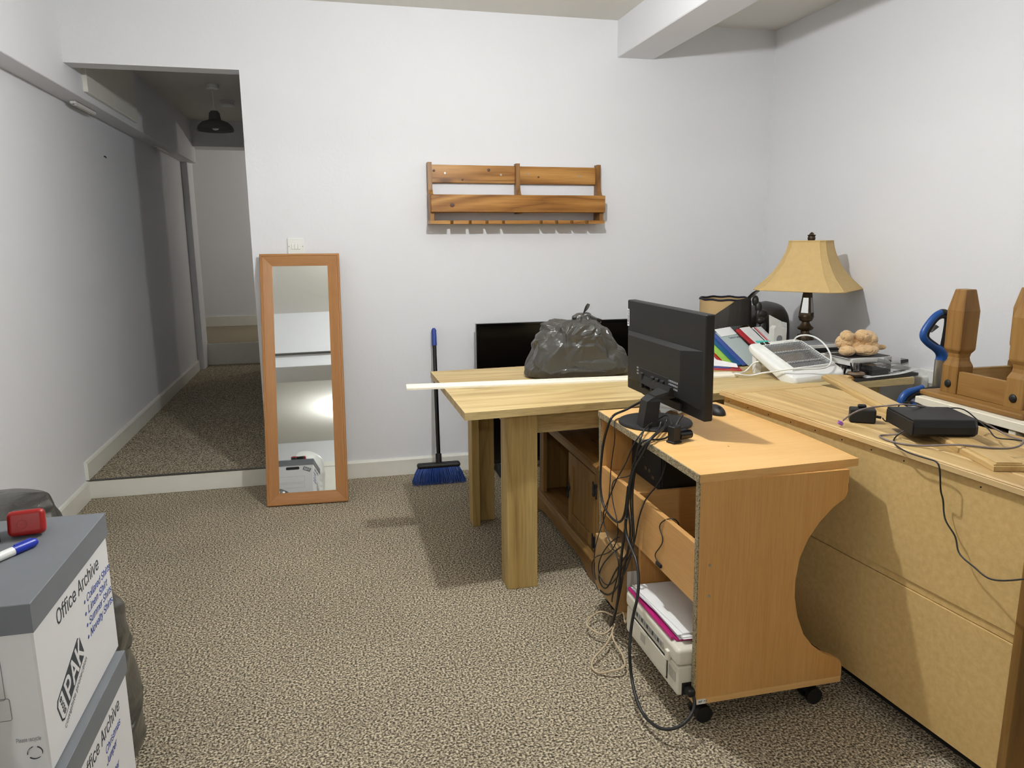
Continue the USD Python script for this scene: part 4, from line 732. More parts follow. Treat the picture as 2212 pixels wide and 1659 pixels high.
part(t, 'reflector', bx(-0.098, 0.108, -0.112, 0.108, 0.0012, 0.0035, 0.001), 'heater_silver', local=True)
for y in (-0.055, 0.04): part(t, 'heating_tube', tube([(-0.09, y, 0.0085), (0.10, y, 0.0085)], 0.004, 10, smooth=False), 'white_gloss', local=True)
bars = []
for k in range(34):
    s = -0.21+0.42*(k+0.5)/34
    for sg in (1, -1):
        pts = []
        for u in (-0.098, 0.108):
            v = s+sg*(u)*0.9
            pts.append((u, v))
        seg = shapely.LineString(pts).intersection(shapely.box(-0.098, -0.112, 0.108, 0.108))
        if seg.length > 0.004 and seg.geom_type == 'LineString':
            (xa, ya), (xb, yb_) = seg.coords[0], seg.coords[-1]; bars.append(tube([(xa, ya, 0.0135), (xb, yb_, 0.0135)], 0.0008, 4, smooth=False))
part(t, 'grille', cat(bars), 'wire_grey', local=True, kind='stuff', smooth=False)
fr = Polygon([(-0.102, -0.116), (0.112, -0.116), (0.112, 0.112), (-0.102, 0.112)]).difference(Polygon([(-0.097, -0.111), (0.107, -0.111), (0.107, 0.107), (-0.097, 0.107)]))
part(t, 'grille_frame', prism(fr, 'z', 0.001, 0.0145), 'white_plastic', local=True, smooth=False)
for k, x in enumerate((-0.075, -0.050)): part(t, 'switch', xf(bx(-0.007, 0.007, -0.010, 0.010, 0.0, 0.006, 0.001), None, (x, 0.140, 0.001)), 'black_plastic' if k else 'black_plastic', local=True)
part(t, 'badge', bx(0.035, 0.085, 0.128, 0.134, 0.0025, 0.0036, 0.0003), 'black_plastic', local=True)
part(t, 'leg', hull([(1.820, 2.925, 0.7318), (1.850, 2.928, 0.7318), (1.820, 2.945, 0.7318), (1.850, 2.948, 0.7318), (1.822, 2.92, 0.830), (1.866, 2.925, 0.830), (1.822, 2.96, 0.835), (1.866, 2.965, 0.835)]), 'white_plastic')
part(t, 'lead', tube([(2.061, 2.992, 0.858), (2.046, 2.958, 0.885), (2.067, 2.911, 0.897), (2.088, 2.849, 0.880), (2.08, 2.777, 0.846), (2.052, 2.719, 0.818), (2.008, 2.678, 0.796), (1.966, 2.673, 0.790), (1.895, 2.683, 0.790), (1.838, 2.690, 0.790), (1.800, 2.763, 0.768), (1.790, 2.83, 0.750), (1.752, 2.850, 0.739), (1.698, 2.842, 0.748), (1.683, 2.858, 0.750), (1.725, 2.900, 0.742), (1.785, 2.935, 0.747), (1.800, 2.925, 0.77), (1.822, 2.90, 0.79)], 0.0038, 10, per=8), 'white_plastic', smooth=60)

# ------------------------------------------------------------------ folders and papers leaning on the sack
FO = np.array([1.893, 3.099, 0.735]); f_up = np.array([-0.083, 0.181, 0.140]); f_up /= np.linalg.norm(f_up); f_rt = np.array([0.28, 0.13, 0.0]); f_rt /= np.linalg.norm(f_rt); f_n = np.cross(f_rt, f_up)
def sloped(dr, du, dn, w_, h_, th_, spin=0.0, bend=None):
    """flat sheet on the leaning pile: dr/du/dn = offset from the grey booklet's lower left corner along its edges and its normal"""
    c_, s_ = math.cos(math.radians(spin)), math.sin(math.radians(spin)); r = f_rt*c_+f_up*s_; u = f_up*c_-f_rt*s_
    a = FO+f_rt*dr+f_up*du+f_n*dn
    return quad_sheet(a, a+r*w_, a+r*w_+u*h_, a+u*h_, th_, 5, 5, bend)
def folder(name, label, cat_, mat, *a, bend=None): solo(name, sloped(*a, bend=bend), mat, label, cat_, smooth=40)
folder('folder', 'white document wallet lowest in the leaning pile of folders', 'folder', 'paper', -0.128, 0.052, -0.036, 0.30, 0.215, 0.003, 1)
folder('folder', 'red document wallet in the leaning pile between the white and the green one', 'folder', 'wallet_red', -0.112, 0.046, -0.031, 0.30, 0.22, 0.003, 1)
t = thing('folder', 'lime green plastic document wallet in the leaning pile', 'folder', FO)
part(t, 'cover', sloped(-0.094, 0.030, -0.022, 0.31, 0.235, 0.009, 1), 'wallet_green', smooth=40); part(t, 'flap', sloped(-0.090, 0.09, -0.0170, 0.022, 0.14, 0.0008, 1), 'wallet_green', smooth=False)
folder('folder', 'petrol blue document wallet above the lime green one', 'folder', 'wallet_blue', -0.058, 0.022, -0.0125, 0.31, 0.235, 0.007, 0.5)
folder('folder', 'navy blue document wallet right under the grey booklet', 'folder', 'wallet_navy', -0.028, 0.012, -0.0055, 0.31, 0.235, 0.004, 0.5)
t = thing('booklet', 'grey booklet with a printed title on top of the leaning folders', 'booklet', FO)
part(t, 'cover', sloped(0, 0, 0, 0.31, 0.24, 0.003), 'paper_grey', smooth=False)
part(t, 'title', text('Cards & Candi 4 Me', 0.013, FO+f_rt*0.055+f_up*0.185+f_n*0.002, f_rt, f_up, 0.0003, width=0.12), 'ink_dark', smooth=False)
folder('paper_sheet', 'ragged white sheet sticking out at the top of the grey booklet', 'paper', 'paper', 0.01, 0.205, 0.003, 0.14, 0.055, 0.002, 2)
folder('plastic_sleeve', 'clear plastic sleeve lying over the grey booklet', 'sleeve', 'clear', 0.125, 0.08, 0.010, 0.15, 0.18, 0.001, -2)
folder('pencil_case', 'red pencil wallet inside the clear sleeve', 'pencil case', 'wallet_red', 0.150, 0.085, 0.013, 0.028, 0.145, 0.010, 3)
folder('note_paper', 'white note paper under the turquoise card', 'paper', 'paper', 0.185, 0.09, 0.012, 0.085, 0.150, 0.0012, 0)
folder('card', 'turquoise card leaning on the pile of folders', 'card', 'teal', 0.190, 0.06, 0.016, 0.095, 0.075, 0.002, -6)
t = thing('leaflet', 'white leaflet with brown stripes right of the turquoise card', 'leaflet', FO)
part(t, 'sheet', sloped(0.275, 0.05, 0.014, 0.075, 0.18, 0.002, -2), 'paper', smooth=False); part(t, 'stripe', sloped(0.283, 0.052, 0.0155, 0.009, 0.175, 0.0008, -2), 'wallet_red', smooth=False); part(t, 'stripe', sloped(0.298, 0.052, 0.0155, 0.003, 0.175, 0.0008, -2), 'wallet_red', smooth=False)
folder('envelope', 'cream envelope lying low on the grey booklet', 'envelope', 'cream_board', 0.13, 0.045, 0.006, 0.09, 0.05, 0.002, -4)
solo('wooden_stick', tube([FO+f_rt*0.135+f_up*0.085+f_n*0.022, FO+f_rt*0.215+f_up*0.048+f_n*0.022], 0.004, 8, smooth=False), 'stained_x', 'thin brown wooden stick lying on the cream envelope', 'stick')
solo('pencil_sharpener', tm(m3.Manifold.sphere(0.016, 16).scale((1.3, 0.9, 0.7)).translate(tuple(FO+f_rt*0.335+f_up*0.052+f_n*0.026))), 'pink', 'small crimson gadget beside the striped leaflet', 'gadget', smooth=True)
# flat lying things left of the pile
solo('folder', quad_sheet((1.60, 3.10, 0.7335), (1.80, 3.00, 0.7335), (1.88, 3.20, 0.7335), (1.66, 3.30, 0.7335), 0.004), 'wallet_red', 'flat red folder lying on the table under the pile', 'folder', smooth=False)
solo('booklet', quad_sheet((1.62, 3.13, 0.7378), (1.77, 3.05, 0.7378), (1.84, 3.20, 0.7378), (1.67, 3.28, 0.7378), 0.003), 'wallet_navy', 'dark blue booklet lying on the flat red folder', 'booklet', smooth=False)
t = thing('letter', 'folded white letter with a small dark mark standing by the folders', 'letter', (1.75, 3.12, 0.741))
la, lb_, lc, ld = np.array([1.655, 3.155, 0.742]), np.array([1.800, 3.035, 0.7415]), np.array([1.800, 3.050, 0.757]), np.array([1.655, 3.170, 0.783])
part(t, 'sheet', quad_sheet(la, lb_, lc, ld, 0.0015, 4, 4), 'paper', smooth=False)
u_ = (lb_-la)/np.linalg.norm(lb_-la); v_ = (ld-la)/np.linalg.norm(ld-la); nn = np.cross(u_, v_)
part(t, 'mark', quad_sheet(la+u_*.045+v_*.022+nn*.001, la+u_*.055+v_*.018+nn*.001, la+u_*.055+v_*.032+nn*.001, la+u_*.045+v_*.036+nn*.001, 0.0004), 'wallet_navy', smooth=False)
t = thing('carton', 'opened white cardboard carton standing behind the leaflets', 'carton', (2.17, 3.3, ZT+0.0005), rot(rz=8))
wl = 0.0012
for n_, q in (('front', ((-0.05, -0.03), (0.028, -0.03))), ('side', ((0.028, -0.03), (0.05, 0.03))), ('back', ((0.05, 0.03), (-0.03, 0.03))), ('side', ((-0.03, 0.03), (-0.05, -0.03)))):
    (xa, ya), (xb, yb_) = q; part(t, n_+'_panel', quad_sheet((xa, ya, 0), (xb, yb_, 0), (xb, yb_, 0.15), (xa, ya, 0.15), wl), 'white_matt', local=True, smooth=False)
part(t, 'flap', quad_sheet((-0.03, 0.03, 0.15), (0.05, 0.03, 0.15), (0.052, 0.036, 0.178), (-0.028, 0.04, 0.215), wl), 'white_matt', local=True, smooth=False)
part(t, 'flap', quad_sheet((-0.05, -0.03, 0.15), (-0.03, 0.03, 0.15), (-0.02, 0.02, 0.165), (-0.035, -0.025, 0.165), wl), 'white_matt', local=True, smooth=False)
part(t, 'flap', quad_sheet((0.028, -0.03, 0.15), (0.05, 0.03, 0.15), (0.048, 0.028, 0.178), (0.03, -0.024, 0.178), wl), 'paper_shade', local=True, smooth=False)
part(t, 'badge', cyl((-0.015, -0.0312, 0.10), (-0.015, -0.0300, 0.10), 0.018, 24), 'ink_grey', local=True)

# ------------------------------------------------------------------ table lamp
LX, LY = 2.325, 3.30
t = thing('table_lamp', 'table lamp with a bronze column and a gold bell shade', 'lamp', (LX, LY, ZT+0.0005), rot(rz=-52))
c = (0, 0, 0)
part(t, 'foot', lathe([(0, 0), (0.085, 0), (0.085, 0.012), (0.07, 0.02), (0.05, 0.034), (0.042, 0.05), (0, 0.05)], 36), 'bronze', local=True, smooth=40)
part(t, 'stem', lathe([(0.0, 0.049), (0.030, 0.05), (0.040, 0.07), (0.044, 0.09), (0.036, 0.112), (0.022, 0.12), (0.020, 0.132), (0.036, 0.140), (0.040, 0.148), (0.028, 0.158), (0.020, 0.170), (0.018, 0.178), (0.030, 0.184), (0.038, 0.205), (0.034, 0.214), (0.0, 0.215)], 36), 'bronze', local=True, smooth=35)
def sq(a, z): return np.array([(-a, -a, z), (a, -a, z), (a, a, z), (-a, a, z)])
part(t, 'column', loft([sq(0.029, 0.213), sq(0.028, 0.222), sq(0.020, 0.300), sq(0.0185, 0.318)]), 'bronze', local=True, smooth=False)
for k in range(4):
    q = rot(rz=90*k); a = [(-0.018, -0.0285, 0.224), (0.018, -0.0285, 0.224), (0.013, -0.0204, 0.300), (-0.013, -0.0204, 0.300)]
    part(t, 'mirror_inlay', xf(quad_sheet(*a, 0.001), q), 'mirror_glass', local=True, smooth=False)
part(t, 'capital', lathe([(0.0, 0.317), (0.022, 0.318), (0.024, 0.326), (0.020, 0.330), (0.030, 0.337), (0.026, 0.342), (0.034, 0.350), (0.052, 0.357), (0.052, 0.363), (0.018, 0.366), (0.015, 0.372), (0.015, 0.40), (0.0, 0.40)], 36), 'bronze', local=True, smooth=35)
def shade_ring(z):
    s = np.interp(z, [0.340, 0.352, 0.372, 0.41, 0.45, 0.49, 0.53, 0.565, 0.58], [0.218, 0.208, 0.189, 0.156, 0.130, 0.110, 0.096, 0.088, 0.087]); ch = 0.23*s
    pts = []
    for a, b in (((s-ch), -s), (s, -(s-ch)), (s, (s-ch)), ((s-ch), s), (-(s-ch), s), (-s, (s-ch)), (-s, -(s-ch)), (-(s-ch), -s)): pts.append((a, b))
    full = []
    for i in range(8):
        p, q = np.array(pts[i]), np.array(pts[(i+1) % 8]); n_ = 5
        for u in np.linspace(0, 1, n_, endpoint=False):
            full.append(p+(q-p)*u)
    return np.array(full)
zs = np.linspace(0.343, 0.580, 22); outer = [np.c_[shade_ring(z), np.full(40, z)] for z in zs]; innr = [np.c_[shade_ring(z)*0.985, np.full(40, z)] for z in zs[::-1]]
rings = outer+innr; Vv = np.vstack(rings+[outer[0]]); 
part(t, 'shade', loft(rings+[outer[0]], close=False), 'shade_fabric', local=True, smooth=25)
for z in (0.343, 0.580): part(t, 'shade_trim', tube(np.vstack([np.c_[shade_ring(z), np.full(40, z)], np.c_[shade_ring(z), np.full(40, z)][:1]]), 0.0035, 6, smooth=False), 'shade_fabric', local=True)
for i in range(0, 40, 5): part(t, 'shade_seam', tube([np.array([*shade_ring(z)[i]*1.003, z]) for z in zs[::3]], 0.0018, 6), 'shade_fabric', local=True)
part(t, 'harp', tube([(-0.015, 0, 0.39), (-0.05, 0, 0.45), (-0.035, 0, 0.56), (0, 0, 0.585), (0.035, 0, 0.56), (0.05, 0, 0.45), (0.015, 0, 0.39)], 0.002, 6), 'bronze', local=True)
for k in range(3): part(t, 'shade_spoke', cyl((0, 0, 0.5755), (0.078*math.cos(k*2.09), 0.078*math.sin(k*2.09), 0.5755), 0.0018, 6), 'bronze', local=True)
part(t, 'finial', lathe([(0, 0.575), (0.008, 0.578), (0.016, 0.582), (0.019, 0.593), (0.016, 0.603), (0.021, 0.609), (0.013, 0.611), (0.009, 0.618), (0.0, 0.624)], 20), 'bronze', local=True, smooth=35)

# ------------------------------------------------------------------ soft toy and the things it sits on
t = thing('dark_tray', 'flat dark tray with curled paper under the boxes at the table edge', 'tray', (2.29, 2.80, ZT+0.0005))
part(t, 'tray', prism([(2.075, 2.625), (2.475, 2.690), (2.455, 3.02), (2.07, 2.97)], 'z', ZT+0.0005, 0.744), 'tray_dark', smooth=False)
part(t, 'liner', quad_sheet((2.17, 2.635, 0.7455), (2.475, 2.685, 0.7475), (2.46, 2.95, 0.7475), (2.15, 2.90, 0.7455), 0.0012, 8, 8, bend=lambda u, v: (0, 0, 0.014*max(0, v-0.65)*2.8)), 'paper_shade', smooth=40)
t = thing('clear_box', 'clear plastic box with dark cards inside on the tray', 'box', (2.26, 2.72, 0.748), rot(rz=9))
part(t, 'contents', bx(-0.052, 0.050, -0.045, 0.045, 0.0012, 0.022, 0.001), 'tray_dark', local=True)
part(t, 'case', bx(-0.056, 0.054, -0.05, 0.05, 0.0, 0.042, 0.001), 'clear', local=True, smooth=False)
t = thing('plastic_tub', 'clear plastic tub right of the clear box on the tray', 'tub', (2.385, 2.745, 0.7525), rot(rz=12))
part(t, 'tub', loft([np.array([(x*s, y*s, z) for x, y in ((-.05, -.045), (.05, -.045), (.055, 0), (.05, .045), (-.05, .045))]) for s, z in ((1.05, 0.0), (1.0, 0.006), (0.9, 0.05))]), 'clear', local=True, smooth=False)
part(t, 'rim', tube([(-.0525, -.047, 0.004), (.0525, -.047, 0.004), (.058, 0, 0.004), (.0525, .047, 0.004)], 0.002, 6, smooth=False), 'clear', local=True)
t = thing('white_box', 'flat white box under the soft toy', 'box', (2.29, 2.90, 0.768), rot(rz=6))
part(t, 'box', bx(-0.088, 0.092, -0.10, 0.10, 0.0, 0.031, 0.0015), 'white_matt', local=True); part(t, 'lid_line', bx(-0.0885, 0.0925, -0.1005, 0.1005, 0.020, 0.0208, 0.0002), 'cream_shadow', local=True)
t2 = thing('box_support', 'dark box under the flat white box on the tray', 'box', (2.30, 2.92, 0.7465)); part(t2, 'box', bx(2.205, 2.385, 2.85, 2.99, 0.7485, 0.7675), 'tray_dark')
t = thing('magazine', 'thin glossy magazine between the soft toy and the white box', 'magazine', (2.31, 2.87, 0.80))
part(t, 'pages', quad_sheet((2.20, 2.80, 0.8012), (2.42, 2.815, 0.8012), (2.41, 2.965, 0.8012), (2.19, 2.95, 0.8012), 0.003, 6, 6), 'paper_shade', smooth=False); part(t, 'cover', quad_sheet((2.20, 2.80, 0.8038), (2.425, 2.81, 0.8038), (2.415, 2.965, 0.8038), (2.19, 2.95, 0.8038), 0.0012, 6, 6), 'tray_dark', smooth=False)
for k, (x, y, lab) in enumerate(((2.150, 2.685, 'small clear shot glass standing in the brown dish'), (2.118, 2.735, 'small clear shot glass behind the other one by the heater'))):
    zz = 0.7655 if k == 0 else 0.7455
    t = thing('shot_glass', lab, 'glass', (x, y, zz)); part(t, 'glass', lathe([(0, 0), (0.0165, 0), (0.024, 0.036), (0.0228, 0.036), (0.0158, 0.006), (0, 0.006)], 28, (x, y, zz)), 'clear', smooth=35)
t = thing('brown_dish', 'small round brown dish beside the heater', 'dish', (2.145, 2.675, 0.7455)); part(t, 'dish', lathe([(0, 0), (0.022, 0), (0.034, 0.008), (0.036, 0.014), (0.033, 0.020), (0.028, 0.0185), (0.024, 0.019), (0, 0.019)], 32, (2.145, 2.675, 0.7455)), 'dish_brown', smooth=40)
t = thing('game_box', 'black game box with white letters on its side behind the heater', 'box', (2.28, 3.12, ZT+0.0005), rot(rz=5))
part(t, 'box', bx(-0.10, 0.075, -0.07, 0.09, 0.0, 0.078, 0.002), 'black_plastic', local=True)
part(t, 'lettering', text('WINGS', 0.013, (-0.005, -0.0702, 0.043), (1, 0, 0), (0, 0, 1), 0.0003), 'paper', local=True, smooth=False)
fr = shapely.box(-0.012, 0.036, 0.066, 0.063).difference(shapely.box(-0.011, 0.037, 0.065, 0.062)); part(t, 'lettering_frame', prism(fr, 'y', -0.0704, -0.0701), 'paper_shade', local=True, smooth=False)
t = thing('silver_box', 'flat silvery box lying on the black game box', 'box', (2.28, 3.12, 0.81), rot(rz=5))
part(t, 'box', bx(-0.10, 0.06, -0.062, 0.085, 0.0003, 0.016, 0.0015), 'white_matt', local=True); part(t, 'top_picture', bx(-0.097, 0.057, -0.058, 0.08, 0.0161, 0.0168, 0.0002), 'ink_grey', local=True)
solo('pen', tube([(2.315, 3.045, 0.8315), (2.36, 3.05, 0.8315)], 0.0045, 10, smooth=False), 'pen_pink', 'pink pen lying on the silvery box', 'pen')
# soft toy, sitting with its back turned
t = thing('soft_toy', 'beige plush toy animal slumped on the white box', 'soft toy', (2.30, 2.86, 0.804))
bl = [ball((2.235, 2.865, 0.893), (.031, .03, .027), rot(ry=15)), ball((2.300, 2.845, 0.894), (.034, .034, .028), rot(ry=25)), ball((2.335, 2.86, 0.875), (.052, .045, .042), rot(ry=25)), ball((2.24, 2.885, 0.862), (.040, .04, .035)), ball((2.29, 2.89, 0.855), (.075, .045, .045)),
      ball((2.225, 2.845, 0.829), (.036, .036, .024)), ball((2.315, 2.835, 0.830), (.064, .038, .026)), ball((2.352, 2.86, 0.845), (.038, .042, .036))]
toy = smooth_union(bl, 0.004, 2); tv = np.array(toy.vertices); tn = np.array(toy.vertex_normals)
tv = tv + tn*(0.0035*(meshkit.fbm(tv*60, 3, 5)-0.5) - 0.004*np.exp(-((meshkit.noise(tv*26, 9)-0.5)/0.035)**2))[:, None]
part(t, 'body', trimesh.Trimesh(tv, toy.faces, process=False), 'plush', smooth=60)
part(t, 'tail', smooth_union([ball((2.415, 2.86, 0.836), (.026, .014, .0125)), ball((2.395, 2.862, 0.834), (.016, .014, .012))], 0.004, 3), 'plush', smooth=60)

# ------------------------------------------------------------------ white cube shelf with wicker baskets, stool on top
t = thing('cube_shelf', 'low white shelf unit with wicker baskets between the sideboard and the wall', 'shelf', (2.27, 1.55, 0))
part(t, 'top_board', bx(1.955, 2.50, 0.95, 2.130, 0.758, 0.785, 0.002), 'cream_board')
for y in (0.95, 1.345, 1.735, 2.103): part(t, 'upright', bx(1.962, 2.48, y, y+0.025, 0.001, 0.7575, 0.002), 'cream_board')
part(t, 'back_panel', bx(2.481, 2.49, 0.95, 2.128, 0.02, 0.7575), 'white_matt')
for y0, y1 in ((0.976, 1.344), (1.371, 1.734), (1.761, 2.102)):
    for z in (0.02, 0.385): part(t, 'shelf_board', bx(1.964, 2.479, y0, y1, z, z+0.02), 'cream_board')
for i, (y0, y1, lab) in enumerate(((1.38, 1.725, 'brown wicker basket in the cube shelf, the nearer of the two seen past the sideboard'), (1.77, 2.095, 'brown wicker basket in the cube shelf, the farther one behind the router'))):
    t = thing('wicker_basket', lab, 'basket', (2.2, (y0+y1)/2, 0.4055))
    xs0, xs1, zt_, zb_ = 1.972, 2.45, 0.715, 0.408
    part(t, 'liner', bx(xs0+0.012, xs1, y0+0.012, y1-0.012, zb_, zt_-0.03), 'wicker')
    strands = []
    for r in range(13):
        z = zb_+0.012+r*0.0235
        pts = [(xs0+0.006+0.006*math.sin(math.pi*k+math.pi*r), y0+(y1-y0)*k/14, z) for k in range(15)]
        strands.append(tube(pts, 0.0085, 5, per=2))
    part(t, 'weave', cat(strands), 'wicker', kind='stuff')
    rope = [tube([(xs0+0.012*math.sin(6.28*u*14+ph)+0.004, y0+0.01+(y1-y0-0.02)*u, zt_+0.009*math.cos(6.28*u*14+ph)+0.012*math.sin(9*u+i)) for u in np.linspace(0, 1, 120)], 0.009, 6, smooth=False) for ph in (0, 2.1, 4.2)]
    part(t, 'rim_rope', cat(rope), 'wicker')
ST = (2.03, 2.37, 1.785, 2.105)   # stool legs' outer box
t = thing('stool', 'small pine coffee table lying upside down on the white shelf unit', 'coffee table', (2.2, 1.95, 0.7855))
part(t, 'tabletop', bx(1.985, 2.415, 1.742, 2.148, 0.7855, 0.804, 0.005), 'stool_y')
def stool_leg(x0, y0):
    c_ = 0.033; rr = []
    for z, a, ch in ((0.8045, .033, .003), (0.897, .033, .003), (0.903, .031, .003), (0.915, .026, .003), (0.927, .0240, .003), (0.940, .026, .003), (0.952, .033, .003), (0.957, .034, .003), (1.085, .035, .003), (1.152, .0235, .003), (1.1555, .022, .003)):
        rr.append(np.array([(x0+x, y0+y, z) for x, y in ((a-ch, -a), (a, -a+ch), (a, a-ch), (a-ch, a), (-a+ch, a), (-a, a-ch), (-a, -a+ch), (-a+ch, -a))]))
    return loft(rr)
for x in (ST[0]+0.033, ST[1]-0.033):
    for y in (ST[2]+0.033, ST[3]-0.033):
        lg = part(t, 'leg', stool_leg(x, y), 'stool_z', smooth=False)
        part(t, 'bolt_cap', tm(m3.Manifold.sphere(0.0135, 18).scale((0.45, 1, 1)).translate((x-0.034, y, 0.836))), 'black_plastic', smooth=True, parent=lg)
part(t, 'apron', bx(ST[0]+0.006, ST[0]+0.024, ST[2]+0.067, ST[3]-0.067, 0.8045, 0.882), 'stool_y'); part(t, 'apron', bx(ST[1]-0.024, ST[1]-0.006, ST[2]+0.067, ST[3]-0.067, 0.8045, 0.882), 'stool_y')
part(t, 'apron', bx(ST[0]+0.067, ST[1]-0.067, ST[3]-0.024, ST[3]-0.006, 0.8045, 0.882), 'pine_x'); part(t, 'apron', bx(ST[0]+0.067, ST[1]-0.067, ST[2]+0.006, ST[2]+0.024, 0.8045, 0.882), 'pine_x')

# ------------------------------------------------------------------ carpet washer behind the shelf unit
t = thing('carpet_washer', 'carpet washer with a blue loop handle on a silver pole by the right wall', 'carpet washer', (2.22, 2.32, 0))
part(t, 'body', rbox(2.02, 2.34, 2.20, 2.44, 0.03, 0.52, 0.04), 'black_plastic', smooth=40)
part(t, 'base', rbox(2.00, 2.36, 2.16, 2.46, 0.001, 0.10, 0.03), 'black_plastic', smooth=40)
part(t, 'pole', tube([(2.214, 2.305, 0.50), (2.220, 2.303, 0.76), (2.216, 2.30, 0.875)], [0.0245, 0.0245, 0.0245], 20, smooth=False), 'steel', smooth=50)
part(t, 'pole_button', bx(2.218, 2.232, 2.274, 2.279, 0.848, 0.853), 'dark_gap')
part(t, 'handle_loop', tube([(2.215, 2.30, 0.868), (2.205, 2.30, 0.905), (2.168, 2.30, 0.928), (2.132, 2.30, 0.952), (2.120, 2.30, 0.972), (2.138, 2.30, 1.010), (2.168, 2.30, 1.042), (2.190, 2.30, 1.052)], [0.0235, 0.020, 0.0145, 0.0135, 0.013, 0.0125, 0.0125, 0.012], 14, per=6), 'blue_plastic', smooth=60)
part(t, 'handle_grip', tube([(2.188, 2.30, 1.0525), (2.212, 2.30, 1.048), (2.222, 2.30, 1.025), (2.219, 2.30, 0.97), (2.217, 2.30, 0.925), (2.222, 2.298, 0.872)], [0.0122, 0.0125, 0.0115, 0.0105, 0.013, 0.020], 14, per=6), 'black_plastic', smooth=60)
part(t, 'handle_web', tube([(2.200, 2.296, 0.915), (2.165, 2.296, 0.940), (2.138, 2.296, 0.960), (2.134, 2.296, 0.975), (2.152, 2.296, 1.008), (2.178, 2.296, 1.034), (2.205, 2.296, 1.036)], 0.0075, 10), 'black_plastic', smooth=60)
part(t, 'trigger', hull([(2.152, 2.294, 0.980), (2.152, 2.306, 0.980), (2.168, 2.294, 1.008), (2.168, 2.306, 1.008), (2.182, 2.294, 1.000), (2.182, 2.306, 1.000), (2.178, 2.30, 0.992)]), 'dark_steel', smooth=False)
part(t, 'carry_handle', tube([(2.012, 2.25, 0.66), (2.006, 2.25, 0.735), (2.022, 2.25, 0.762), (2.06, 2.25, 0.776), (2.095, 2.25, 0.785)], [0.014, 0.014, 0.0135, 0.012, 0.010], 12), 'blue_plastic', smooth=60)
part(t, 'carry_handle_inner', tube([(2.025, 2.245, 0.66), (2.022, 2.245, 0.725), (2.04, 2.245, 0.75), (2.10, 2.245, 0.772), (2.14, 2.245, 0.776), (2.19, 2.25, 0.770)], [0.009, 0.009, 0.009, 0.010, 0.011, 0.012], 12), 'black_plastic', smooth=60)
part(t, 'handle_strut', bx(2.108, 2.122, 2.24, 2.252, 0.60, 0.772), 'black_plastic')
part(t, 'tank', rbox(2.035, 2.105, 2.205, 2.275, 0.55, 0.722, 0.02), 'white_matt', smooth=40); part(t, 'tank_cap', lathe([(0, 0.737), (0.026, 0.736), (0.030, 0.730), (0.030, 0.716), (0, 0.715)], 24, (2.075, 2.24, 0)), 'blue_plastic', smooth=40)
part(t, 'tank', rbox(2.12, 2.18, 2.21, 2.27, 0.55, 0.700, 0.016), 'white_matt', smooth=40); part(t, 'tank_cap', lathe([(0, 0.710), (0.020, 0.709), (0.023, 0.704), (0.023, 0.69), (0, 0.69)], 24, (2.145, 2.235, 0)), 'blue_plastic', smooth=40)

# wall socket
t = thing('wall_socket', 'white double wall socket on the right wall behind the silver pole', 'socket', (XR, 2.76, 0.70))
part(t, 'plate', bx(XR-0.012, XR, 2.655, 2.80, 0.640, 0.742, 0.003), 'white_plastic')
part(t, 'plug', rbox(XR-0.05, XR-0.013, 2.735, 2.79, 0.650, 0.715, 0.006), 'white_plastic', smooth=40); part(t, 'switch', bx(XR-0.016, XR-0.012, 2.75, 2.765, 0.722, 0.736, 0.001), 'white_gloss')
part(t, 'switch', bx(XR-0.016, XR-0.012, 2.68, 2.695, 0.722, 0.736, 0.001), 'white_gloss')

